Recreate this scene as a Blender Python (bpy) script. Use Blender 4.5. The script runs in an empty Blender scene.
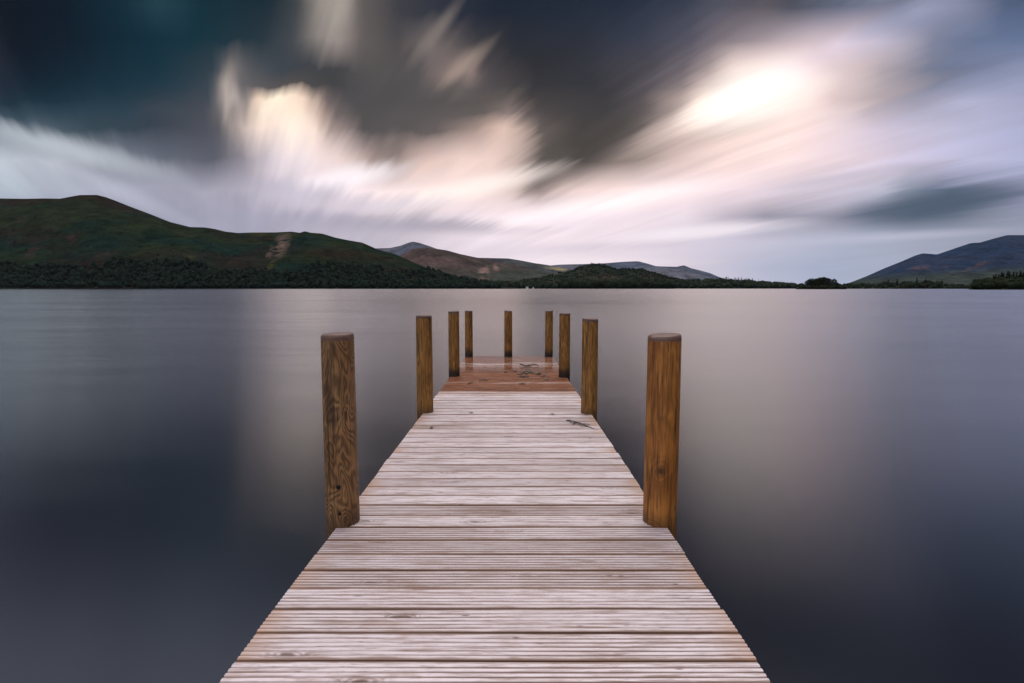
import bpy, math, random
import numpy as np
from mathutils import Vector, Matrix

random.seed(7)
rng = np.random.default_rng(7)
S = bpy.context.scene
COL = S.collection

# ------------------------------------------------------------------ camera geometry
W, H, F = 1024, 683, 555.0
CX, CY, HOR = 512.0, 341.5, 288.3
TH = math.atan((CY - HOR) / F)                 # downward pitch
cT, sT = math.cos(TH), math.sin(TH)


def ray(px, py):
    u, v = (px - CX) / F, (CY - py) / F
    return Vector((u, cT + v * sT, -sT + v * cT))


def gnom(px, py):
    d = ray(px, py)
    return d.x / d.y, d.z / d.y


# deck plane: contains the x axis direction and the jetty's own direction
PITCH = 0.150
DV = ray(512.2, 295.5).normalized()            # where the jetty's edges run to
SLOPE = math.atan2(-DV.z, DV.y)                # jetty dips gently into the lake
DN = Vector((0, math.sin(SLOPE), math.cos(SLOPE)))


def unit_hit(px, py):
    r = ray(px, py)
    p = r * (-1.0 / r.dot(DN))
    return p.x, p.y / math.cos(SLOPE) - math.tan(SLOPE) * 0 if False else p.dot(Vector((0, math.cos(SLOPE), -math.sin(SLOPE))))


EYE = 7 * PITCH / (unit_hit(505, 526.7)[1] - unit_hit(505, 660.5)[1])   # eye above deck


def deck_uv(px, py):
    a, b = unit_hit(px, py)
    return a * EYE, b * EYE                    # local x, local y on the deck


GAP0 = deck_uv(505, 526.7)[1]                  # a joint between two boards lies here
END = GAP0 + round((deck_uv(510, 356.3)[1] - GAP0) / PITCH) * PITCH
WET0 = GAP0 + round((deck_uv(510, 391.5)[1] - GAP0) / PITCH) * PITCH
# root of the jetty is the point of the deck plane under the eye; water is z = 0
FAR_Z = 0.022
ROOT_Z = FAR_Z + END * math.sin(SLOPE)
CAMZ = ROOT_Z + EYE * math.cos(SLOPE)
ROOT = Vector((0, -EYE * math.sin(SLOPE), ROOT_Z))
ROOT = Vector((0, 0, CAMZ)) - DN * EYE
EDGE_L = deck_uv(253.5, 636.1)[0], deck_uv(466, 356.3)[0]
EDGE_R = deck_uv(736.3, 631.6)[0], deck_uv(553, 356.3)[0]
XL, XR = sum(EDGE_L) / 2, sum(EDGE_R) / 2
print('eye', EYE, 'camz', CAMZ, 'slope', SLOPE, 'edges', EDGE_L, EDGE_R, 'end', END, 'wet', WET0, 'root', ROOT)

# ------------------------------------------------------------------ helpers
def srgb(c):
    return tuple(((x / 255) / 12.92 if x / 255 <= 0.04045 else ((x / 255 + 0.055) / 1.055) ** 2.4) for x in c)


def tag(o, label=None, cat=None, group=None, kind=None):
    if label: o['label'] = label
    if cat: o['category'] = cat
    if group: o['group'] = group
    if kind: o['kind'] = kind
    return o


def mesh_obj(name, verts, faces, mat, parent=None, smooth=False, loc=(0, 0, 0)):
    me = bpy.data.meshes.new(name)
    if isinstance(verts, np.ndarray) and isinstance(faces, np.ndarray):
        n, k = len(faces), faces.shape[1]
        me.vertices.add(len(verts)); me.vertices.foreach_set('co', verts.astype(np.float32).ravel())
        me.loops.add(n * k); me.loops.foreach_set('vertex_index', faces.astype(np.int32).ravel())
        me.polygons.add(n)
        me.polygons.foreach_set('loop_start', np.arange(0, n * k, k, dtype=np.int32))
        me.polygons.foreach_set('loop_total', np.full(n, k, dtype=np.int32))
        me.update(calc_edges=True)
    else:
        me.from_pydata([tuple(v) for v in verts], [], [tuple(f) for f in faces])
        me.update()
    me.validate()
    if smooth:
        me.polygons.foreach_set('use_smooth', np.ones(len(me.polygons), dtype=bool))
    if mat: me.materials.append(mat)
    o = bpy.data.objects.new(name, me)
    COL.objects.link(o)
    o.location = loc
    if parent is not None: o.parent = parent
    return o


def empty(name, loc=(0, 0, 0), rot=(0, 0, 0)):
    o = bpy.data.objects.new(name, None)
    o.empty_display_size = 0.2
    COL.objects.link(o); o.location = loc; o.rotation_euler = rot
    return o


def set_attr(o, name, arr):
    a = o.data.attributes.new(name, 'FLOAT_COLOR', 'POINT')
    rgba = np.ones((len(arr), 4), np.float32); rgba[:, :3] = arr
    a.data.foreach_set('color', rgba.ravel())


# numpy value noise
_perm = np.random.default_rng(3).random((256, 256)).astype(np.float64)


def vnoise(x, y):
    xi, yi = np.floor(x).astype(int), np.floor(y).astype(int)
    fx, fy = x - xi, y - yi
    fx = fx * fx * (3 - 2 * fx); fy = fy * fy * (3 - 2 * fy)
    g = lambda a, b: _perm[a & 255, b & 255]
    return (g(xi, yi) * (1 - fx) + g(xi + 1, yi) * fx) * (1 - fy) + (g(xi, yi + 1) * (1 - fx) + g(xi + 1, yi + 1) * fx) * fy


def fbm(x, y, octv=5, ridged=False):
    s, a, t = 0, 0.5, 0
    for k in range(octv):
        n = vnoise(x * 2 ** k + 17.3 * k, y * 2 ** k - 9.1 * k)
        if ridged: n = 1 - abs(2 * n - 1)
        s = s + n * a; t += a; a *= 0.5
    return s / t


class NT:
    """tiny node-tree writer"""
    def __init__(self, tree):
        self.t = tree; tree.nodes.clear()

    def n(self, typ, **kw):
        nd = self.t.nodes.new(typ)
        for k, v in kw.items():
            if k[0] == 'i' and k[1:].isdigit():
                self.put(nd.inputs[int(k[1:])], v)
            elif k.startswith('I_'):
                self.put(nd.inputs[k[2:].replace('_', ' ')], v)
            else:
                setattr(nd, k, v)
        return nd

    def put(self, sock, v):
        if isinstance(v, bpy.types.NodeSocket): self.t.links.new(v, sock)
        elif isinstance(v, bpy.types.Node): self.t.links.new(v.outputs[0], sock)
        else:
            if sock.type == 'RGBA' and len(v) == 3: v = (*v, 1)
            sock.default_value = v

    def m(self, op, a, b=0.0, c=0.0, clamp=False):
        nd = self.n('ShaderNodeMath', operation=op, use_clamp=clamp)
        self.put(nd.inputs[0], a); self.put(nd.inputs[1], b); self.put(nd.inputs[2], c)
        return nd.outputs[0]

    def vm(self, op, a, b=(0, 0, 0)):
        nd = self.n('ShaderNodeVectorMath', operation=op)
        self.put(nd.inputs[0], a); self.put(nd.inputs[1], b)
        return nd.outputs['Value'] if op in ('LENGTH', 'DOT_PRODUCT') else nd.outputs[0]

    def ss(self, v, a, b, lo=0.0, hi=1.0):
        nd = self.n('ShaderNodeMapRange', interpolation_type='SMOOTHSTEP')
        for i, x in enumerate((v, a, b, lo, hi)): self.put(nd.inputs[i], x)
        return nd.outputs[0]

    def mix(self, f, a, b, blend='MIX'):
        nd = self.n('ShaderNodeMix', data_type='RGBA', blend_type=blend)
        self.put(nd.inputs[0], f); self.put(nd.inputs[6], a); self.put(nd.inputs[7], b)
        return nd.outputs[2]

    def noise(self, vec, scale, detail=4, rough=0.5, dist=0.0):
        nd = self.n('ShaderNodeTexNoise')
        self.put(nd.inputs['Vector'], vec)
        nd.inputs['Scale'].default_value = scale; nd.inputs['Detail'].default_value = detail
        nd.inputs['Roughness'].default_value = rough; nd.inputs['Distortion'].default_value = dist
        return nd.outputs[0]

    def xyz(self, x, y, z=0.0):
        nd = self.n('ShaderNodeCombineXYZ')
        for i, v in enumerate((x, y, z)): self.put(nd.inputs[i], v)
        return nd.outputs[0]

    def sep(self, v):
        nd = self.n('ShaderNodeSeparateXYZ'); self.put(nd.inputs[0], v)
        return nd.outputs

    def scale(self, vec, s):
        return self.vm('MULTIPLY', vec, s)


def material(name):
    m = bpy.data.materials.new(name); m.use_nodes = True
    t = NT(m.node_tree)
    out = t.n('ShaderNodeOutputMaterial'); b = t.n('ShaderNodeBsdfPrincipled')
    t.t.links.new(b.outputs[0], out.inputs[0])
    return m, t, b, out


def bump(t, b, height, strength, dist):
    nd = t.n('ShaderNodeBump'); nd.inputs['Strength'].default_value = strength; nd.inputs['Distance'].default_value = dist
    t.put(nd.inputs['Height'], height); t.t.links.new(nd.outputs[0], b.inputs['Normal'])


# ------------------------------------------------------------------ sky (world)
SUN_AZ_PX, SUN_EL = 640, math.radians(66)
SUN_AZ = math.atan2((SUN_AZ_PX - CX) / F, 1.0)       # to the right of straight ahead
world = bpy.data.worlds.new('World'); S.world = world; world.use_nodes = True
w = NT(world.node_tree)
wout = w.n('ShaderNodeOutputWorld'); bg = w.n('ShaderNodeBackground')
w.t.links.new(bg.outputs[0], wout.inputs[0])
nish = w.n('ShaderNodeTexSky', sky_type='NISHITA')
nish.sun_disc = False; nish.sun_elevation = SUN_EL; nish.sun_rotation = SUN_AZ
dirv = w.n('ShaderNodeTexCoord').outputs['Generated']
dx, dy, dz = w.sep(dirv)[:3]
yy = w.m('MAXIMUM', dy, 0.12)
zz = w.m('MAXIMUM', dz, 0.0)
GX, GZ = w.m('DIVIDE', dx, yy), w.m('DIVIDE', zz, yy)
# a flat cloud deck drawn out along the wind: p = plane coordinates, turned to the wind
hz = w.m('ADD', zz, 0.15)
pxn, pyn = w.m('DIVIDE', dx, hz), w.m('DIVIDE', dy, hz)
WA = math.atan2((205 - CX) / F, 1.0)
along = w.m('ADD', w.m('MULTIPLY', pxn, math.sin(WA)), w.m('MULTIPLY', pyn, math.cos(WA)))
across = w.m('SUBTRACT', w.m('MULTIPLY', pxn, math.cos(WA)), w.m('MULTIPLY', pyn, math.sin(WA)))
sA = w.noise(w.xyz(w.m('MULTIPLY', along, 0.30), w.m('MULTIPLY', across, 1.25), 3.1), 1.0, 4, 0.55)
sB = w.noise(w.xyz(w.m('MULTIPLY', along, 0.55), w.m('MULTIPLY', across, 4.6), 8.7), 1.0, 3, 0.55)
sC = w.noise(w.xyz(w.m('MULTIPLY', along, 0.8), w.m('MULTIPLY', across, 12.0), 5.2), 1.0, 3, 0.6)
big = w.noise(w.xyz(w.m('MULTIPLY', along, 0.5), w.m('MULTIPLY', across, 0.8), 1.3), 1.0, 3, 0.5)
nA = w.m('SUBTRACT', sA, 0.5); nB = w.m('SUBTRACT', sB, 0.5); nC = w.m('SUBTRACT', big, 0.5); nD = w.m('SUBTRACT', sC, 0.5)
rag = w.m('ADD', w.m('MULTIPLY', nA, 1.0), w.m('ADD', w.m('ADD', w.m('MULTIPLY', nB, 0.8), w.m('MULTIPLY', nD, 0.5)), w.m('MULTIPLY', nC, 0.7)))
# drag every tone along the wind, strand by strand, as the drifting cover does over a long exposure
VX = gnom(205, 288)[0]
drag = w.m('ADD', w.m('ADD', w.m('MULTIPLY', nA, 0.09), w.m('MULTIPLY', nB, 0.17)), w.m('MULTIPLY', nD, 0.13))
drag = w.m('MULTIPLY', drag, w.ss(GX, -0.2, 0.5, 1.0, 0.42))
GP = w.xyz(w.m('MULTIPLY_ADD', w.m('SUBTRACT', GX, VX), drag, w.m('MULTIPLY_ADD', nC, 0.03, GX)),
           w.m('MULTIPLY_ADD', GZ, drag, GZ))
QX, QZ = w.sep(GP)[:2]

# tones of the cloud cover, row by row: photo column -> colour, bottom row first
ROWS = [
    (286, '0:150,154,172 300:176,168,182 430:208,196,206 560:222,208,216 640:216,204,213 700:200,192,205 760:178,179,198 820:162,168,189 880:160,166,186 1024:152,156,174'),
    (268, '0:150,154,172 300:170,164,178 430:206,194,204 560:222,207,215 640:214,202,211 700:197,189,203 760:172,174,194 820:156,164,186 880:158,164,184 1024:150,154,172'),
    (242, '0:150,154,172 250:152,150,168 320:172,166,180 380:184,176,188 430:208,196,206 500:224,210,217 560:231,215,220 620:226,211,218 680:209,198,210 740:192,186,202 800:176,176,194 850:160,164,184 920:150,154,172 1024:146,148,166'),
    (216, '0:150,156,174 100:150,152,172 180:146,146,164 250:152,150,168 320:176,168,184 380:182,172,182 420:192,182,190 460:224,209,214 510:238,219,220 560:233,218,225 620:236,219,223 680:226,211,218 720:188,178,190 760:148,144,158 800:152,148,164 840:152,150,166 870:118,126,142 910:86,98,115 950:94,104,121 990:120,126,142 1024:132,136,156'),
    (190, '0:168,178,190 60:164,168,182 130:158,160,176 190:152,150,166 240:164,158,172 280:200,190,202 330:230,216,221 380:236,218,215 430:242,221,210 480:236,213,200 515:208,187,174 540:172,154,144 570:222,199,186 620:242,218,208 680:244,223,221 740:234,214,217 790:208,195,206 840:196,188,204 880:180,178,196 905:130,138,154 940:90,102,121 980:110,118,139 1024:126,130,154'),
    (160, '0:178,186,196 50:168,172,182 100:128,132,144 160:92,97,109 215:84,86,96 242:140,134,142 268:212,200,204 300:230,215,214 335:226,205,194 370:158,140,128 395:130,116,106 420:200,175,158 455:230,204,186 490:228,202,184 515:188,167,152 540:96,88,78 580:77,71,63 630:118,105,95 670:192,170,156 720:236,210,196 780:242,218,210 840:226,207,212 900:200,190,210 960:184,182,210 1024:170,172,202'),
    (130, '0:112,122,132 40:74,87,97 90:48,64,73 150:48,59,69 205:71,73,82 224:88,87,92 240:190,174,162 262:244,222,200 288:250,232,210 312:236,214,194 332:150,134,124 360:79,74,73 400:80,75,73 440:94,86,81 470:150,131,116 498:216,188,164 515:190,167,148 535:94,86,78 580:61,57,53 640:81,75,69 665:150,133,121 700:208,184,166 740:234,208,189 790:242,216,203 840:220,201,206 890:196,186,204 950:182,180,206 1024:164,166,196'),
    (114, '0:50,66,77 60:40,58,70 120:38,57,69 205:66,69,76 226:110,106,106 238:160,148,142 250:190,168,146 270:248,228,198 298:244,222,194 318:180,158,138 335:104,95,90 360:74,71,70 430:82,77,75 480:92,85,79 505:130,116,106 520:104,94,87 540:70,65,62 600:56,54,55 650:78,72,70 680:140,124,114 705:232,207,184 745:252,232,216 785:250,228,216 825:220,200,200 870:178,166,176 920:168,164,184 980:170,170,196 1024:160,162,190'),
    (100, '0:13,35,47 70:19,43,55 150:31,51,62 210:60,66,74 224:130,124,122 234:168,156,148 244:122,116,114 256:216,191,162 275:255,238,204 300:234,209,178 320:108,96,90 350:72,69,69 420:76,72,71 480:82,76,72 505:90,82,76 530:63,58,55 600:55,53,55 650:77,71,71 685:150,133,123 705:244,218,190 740:255,248,234 775:255,244,230 805:240,215,208 830:180,160,162 870:150,140,150 920:148,146,164 970:166,166,192 1024:156,158,186'),
    (86, '0:8,24,37 80:12,36,48 160:20,47,60 212:50,61,69 228:150,140,134 240:96,94,96 258:86,83,82 280:80,75,72 330:60,59,59 370:74,71,70 420:76,72,71 460:94,87,82 490:76,71,69 530:48,47,49 590:48,48,52 650:76,71,74 690:112,102,102 712:190,170,160 740:248,232,220 775:250,232,224 805:236,212,212 840:176,160,168 880:138,132,144 930:122,126,146 980:140,144,170 1024:144,149,176'),
    (70, '0:4,15,27 80:7,29,41 160:13,43,55 215:42,56,64 232:112,106,104 250:76,78,82 280:56,62,68 330:60,60,62 370:76,73,71 420:78,74,73 452:118,104,96 472:130,114,103 490:72,66,66 530:42,41,44 590:48,48,54 650:72,68,74 690:100,92,96 715:150,136,132 740:230,210,197 770:240,216,211 805:228,205,213 840:178,162,172 880:128,124,138 930:102,110,132 980:116,124,152 1024:132,138,166'),
    (40, '0:3,9,19 80:4,21,33 150:7,39,51 200:11,43,53 260:32,46,54 295:62,66,70 318:132,124,116 338:140,130,122 360:90,84,80 400:70,66,66 432:104,96,92 455:92,84,80 480:56,54,56 520:34,36,42 580:38,42,52 640:52,56,70 690:80,78,90 730:124,114,118 770:150,138,142 810:184,170,182 850:196,182,200 890:168,164,186 930:116,122,146 970:100,112,140 1024:94,110,142'),
    (6, '0:5,12,21 60:4,15,27 120:7,35,47 160:27,55,65 200:10,40,50 270:22,38,46 300:60,64,66 322:138,130,120 345:140,132,122 360:90,84,80 400:56,56,60 450:38,42,52 500:24,30,42 560:26,34,46 620:34,42,58 680:56,62,78 720:84,84,98 765:96,90,98 800:80,82,94 840:104,110,130 880:132,136,160 930:150,152,178 965:136,140,166 1000:86,100,130 1060:78,92,122'),
]
RX = 1.35
fx = w.m('MULTIPLY_ADD', QX, 1 / (2 * RX), 0.5)
col = None
for k, (py, row) in enumerate(ROWS):
    rp = w.n('ShaderNodeValToRGB'); w.put(rp.inputs[0], fx)
    cr = rp.color_ramp; cr.interpolation = 'LINEAR'
    st = [(gnom(float(q.split(':')[0]), py)[0], [int(v) for v in q.split(':')[1].split(',')]) for q in row.split()]
    while len(cr.elements) > 1: cr.elements.remove(cr.elements[-1])
    for n_, (gx, c_) in enumerate(st):
        ps = gx / (2 * RX) + 0.5
        if n_ == 0: cr.elements[0].position = ps; e = cr.elements[0]
        else: e = cr.elements.new(ps)
        if c_[0] > c_[2]: c_[2] += 0.17 * (c_[0] - c_[2]); c_[1] -= 0.04 * (c_[0] - c_[2])
        e.color = (*srgb(c_), 1)
    gz = gnom(512, py)[1]
    if col is None: col = rp.outputs[0]
    else: col = w.mix(w.n('ShaderNodeMapRange', i0=QZ, i1=pz, i2=gz).outputs[0], col, rp.outputs[0])
    pz = gz

# (x, y, rx, ry, turn, colour, opacity, soft core, raggedness): wisps, gaps and what lies beyond the edges of the picture
CL = [
    (278, 120, 34, 15, 20, (255, 240, 218), .7, .0, .5),
    (229, 106, 9, 36, 2, (196, 180, 168), .7, .0, .6),
    (243, 104, 8, 24, 10, (96, 92, 92), .6, .0, .5),
    (775, 100, 125, 48, -20, (250, 226, 218), .6, .02, .2),
    (755, 96, 64, 27, -20, (255, 248, 240), .95, .1, .15),
    (392, 140, 14, 9, -60, (142, 128, 120), .5, .0, .6),
    (466, 61, 34, 9, -40, (158, 140, 128), .6, .0, .7),
    (440, 26, 40, 8, -50, (126, 116, 110), .6, .0, .7),
    (332, 14, 34, 14, -58, (166, 158, 148), .6, .0, .7),
    (675, 62, 80, 8, -30, (112, 104, 114), .6, .0, .6),
    (690, 142, 90, 9, -14, (146, 132, 124), .6, .0, .5),
    (935, 206, 85, 10, -7, (78, 90, 107), .7, .0, .4),
    (582, 150, 66, 24, -30, (66, 61, 57), .85, .1, .25),
    (548, 172, 30, 14, -40, (92, 84, 78), .7, .05, .25),
    (925, 206, 95, 14, -8, (70, 83, 102), .85, .15, .2),
    (840, 178, 90, 7, -8, (172, 164, 178), .5, .0, .5),
    (620, 246, 140, 6, -2, (196, 186, 198), .6, .0, .5),
    (345, 178, 60, 11, -12, (248, 238, 242), .8, .02, .4),
    (300, 192, 60, 11, 6, (174, 168, 184), .6, .02, .4),
    (470, 188, 90, 10, -12, (252, 236, 230), .8, .02, .4),
    (395, 204, 60, 8, -4, (206, 196, 208), .6, .02, .4),
    (600, 204, 120, 10, -10, (252, 240, 240), .75, .02, .4),
    (700, 232, 90, 7, -5, (240, 230, 236), .7, .02, .4),
    (440, 226, 95, 8, 2, (158, 151, 165), .7, .02, .4),
    (330, 222, 80, 10, 4, (160, 155, 171), .6, .02, .4),
    (560, 262, 120, 6, 0, (238, 226, 230), .6, .02, .4),
    (900, 236, 120, 6, -3, (182, 182, 200), .6, .02, .4),
    (60, 146, 110, 12, 16, (192, 198, 206), .6, .02, .4),
    (110, 188, 90, 8, 24, (178, 180, 194), .5, .02, .4),
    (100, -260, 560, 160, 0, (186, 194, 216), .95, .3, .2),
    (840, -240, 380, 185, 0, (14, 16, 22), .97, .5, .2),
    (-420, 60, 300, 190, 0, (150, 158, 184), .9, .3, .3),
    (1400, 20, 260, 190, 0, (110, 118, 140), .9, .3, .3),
]
brk = w.ss(w.m('ADD', w.m('MULTIPLY', nB, 1.0), w.m('MULTIPLY', nD, 0.7)), -0.16, 0.10, 0.15, 1.0)
for (px, py, rx, ry, a, c, op, core, rg) in CL:
    gx, gz = gnom(px, py)
    mp = w.n('ShaderNodeMapping', vector_type='TEXTURE')
    w.put(mp.inputs[0], GP)
    mp.inputs[1].default_value = (gx, gz, 0)
    mp.inputs[2].default_value = (0, 0, -math.radians(a))
    mp.inputs[3].default_value = (rx / F * 1.25, ry / F * 1.25, 1)
    r = w.vm('LENGTH', mp.outputs[0])
    r = w.m('MULTIPLY_ADD', rag, rg * 1.2, r)
    f = w.ss(r, core, 1.15, op, 0.0)
    if core == 0.0: f = w.m('MULTIPLY', f, brk)
    col = w.mix(f, col, srgb(c))
# fine drawn-out texture of the cover
tex = w.m('MULTIPLY_ADD', w.m('ADD', w.m('ADD', w.m('MULTIPLY', nD, 0.30), w.m('MULTIPLY', nB, 0.44)), w.m('MULTIPLY', nA, 0.34)), w.ss(dz, -0.02, 0.26, 0.3, 1.0), 1.05)
col = w.vm('SCALE', col); w.t.nodes[-1].inputs['Scale'].default_value = 1.0
w.put(w.t.nodes[-1].inputs['Scale'], tex)
# cover overhead and behind the viewer: unseen overcast shaped to light deck and posts
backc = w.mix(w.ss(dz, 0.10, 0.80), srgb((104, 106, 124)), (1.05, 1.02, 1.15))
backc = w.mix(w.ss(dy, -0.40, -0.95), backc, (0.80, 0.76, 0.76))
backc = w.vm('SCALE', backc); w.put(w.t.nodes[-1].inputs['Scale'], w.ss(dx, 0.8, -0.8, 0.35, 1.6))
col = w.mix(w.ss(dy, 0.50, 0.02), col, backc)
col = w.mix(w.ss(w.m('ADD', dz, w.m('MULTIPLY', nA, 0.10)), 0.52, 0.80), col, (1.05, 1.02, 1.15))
# under the horizon the world never shows; keep it dull
col = w.mix(w.ss(dz, 0.0, -0.03), col, (0.10, 0.10, 0.12))
cl10 = w.vm('SCALE', col); w.t.nodes[-1].inputs['Scale'].default_value = 10.0
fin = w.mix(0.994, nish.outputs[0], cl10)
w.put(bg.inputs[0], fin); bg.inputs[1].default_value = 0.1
world.cycles.sampling_method = 'MANUAL'; world.cycles.sample_map_resolution = 512

sun_d = bpy.data.lights.new('sun', 'SUN'); sun_d.energy = 1.5; sun_d.angle = math.radians(40); sun_d.color = (1, .93, .84)
sun = bpy.data.objects.new('sun', sun_d); COL.objects.link(sun)
sdir = Vector((math.sin(SUN_AZ) * math.cos(SUN_EL), math.cos(SUN_AZ) * math.cos(SUN_EL), math.sin(SUN_EL)))
sun.rotation_euler = (-sdir).to_track_quat('-Z', 'Y').to_euler()
sun.location = sdir * 50

# ------------------------------------------------------------------ camera
cam_d = bpy.data.cameras.new('camera'); cam_d.sensor_width = 36; cam_d.lens = F / W * 36
cam_d.clip_start = 0.05; cam_d.clip_end = 60000
cam = bpy.data.objects.new('camera', cam_d); COL.objects.link(cam)
cam.location = (0, 0, CAMZ); cam.rotation_euler = (math.pi / 2 - TH, 0, 0)
S.camera = cam

# ------------------------------------------------------------------ lake
SLX, SLY = 0.035, 0.10                      # spread of wavelet slopes across and along the wind
m_water, t, b, _ = material('lake_water')
P = t.n('ShaderNodeNewGeometry').outputs['Position']
b.inputs['Base Color'].default_value = (0.0090, 0.0108, 0.0165, 1)
b.inputs['IOR'].default_value = 1.56
wl = t.noise(t.scale(P, (0.03, 0.11, 1)), 1.0, 3, 0.55)
wm = t.noise(t.scale(P, (0.25, 1.1, 1)), 1.0, 3, 0.55)
wa = t.n('ShaderNodeTexWhiteNoise', noise_dimensions='3D'); t.put(wa.inputs['Vector'], t.scale(P, (731.0, 917.0, 1)))
wb = t.n('ShaderNodeTexWhiteNoise', noise_dimensions='3D'); t.put(wb.inputs['Vector'], t.scale(P, (1213.0, 677.0, 1)))
sl = t.vm('SUBTRACT', t.vm('ADD', wa.outputs['Color'], wb.outputs['Color']), (1.0, 1.0, 1.0))
ruf = t.ss(t.m('ADD', wl, t.m('MULTIPLY', wm, 0.5)), 0.45, 1.05, 0.75, 1.25)
sx_, sy_ = t.sep(sl)[:2]
# wavelet normals tilted shorewards, more with distance, so far water mirrors brighter sky
far_tilt = t.m('MULTIPLY', t.m('LOGARITHM', t.m('MAXIMUM', t.m('DIVIDE', t.sep(P)[1], 2.4), 1.0), math.e), 0.034)
lean = t.m('MULTIPLY', t.m('MINIMUM', far_tilt, 0.105), -1.0)
nrm = t.vm('NORMALIZE', t.xyz(t.m('MULTIPLY', t.m('MULTIPLY', sx_, ruf), SLX), t.m('ADD', lean, t.m('MULTIPLY', t.m('MULTIPLY', sy_, ruf), SLY)), 1.0))
t.put(b.inputs['Normal'], nrm)
b.inputs['Roughness'].default_value = 0.10
R = 26000
NS = 96
vs = [(0, 0, 0)]
fs = []
rings = [3, 12, 60, 300, 1500, 6000, R]
for q in rings:
    for k in range(NS):
        a = 2 * math.pi * k / NS
        vs.append((q * math.cos(a), q * math.sin(a), 0))
for k in range(NS):
    fs.append((0, 1 + k, 1 + (k + 1) % NS))
for j in range(len(rings) - 1):
    for k in range(NS):
        a0, a1 = 1 + j * NS + k, 1 + j * NS + (k + 1) % NS
        fs.append((a0, a0 + NS, a1 + NS, a1))
tag(mesh_obj('lake_water', vs, fs, m_water, smooth=True), kind='structure')

# ------------------------------------------------------------------ jetty
jetty = empty('jetty', ROOT, (-SLOPE, 0, 0))
tag(jetty, 'long grey wooden jetty with grooved boards and round brown posts, running out into the lake', 'jetty')


PALE1 = math.floor((deck_uv(510, 383.3)[1] - GAP0) / PITCH)
PALE2 = math.floor((deck_uv(510, 366.8)[1] - GAP0) / PITCH)
PALE3 = math.floor((deck_uv(510, 361.8)[1] - GAP0) / PITCH)


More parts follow.
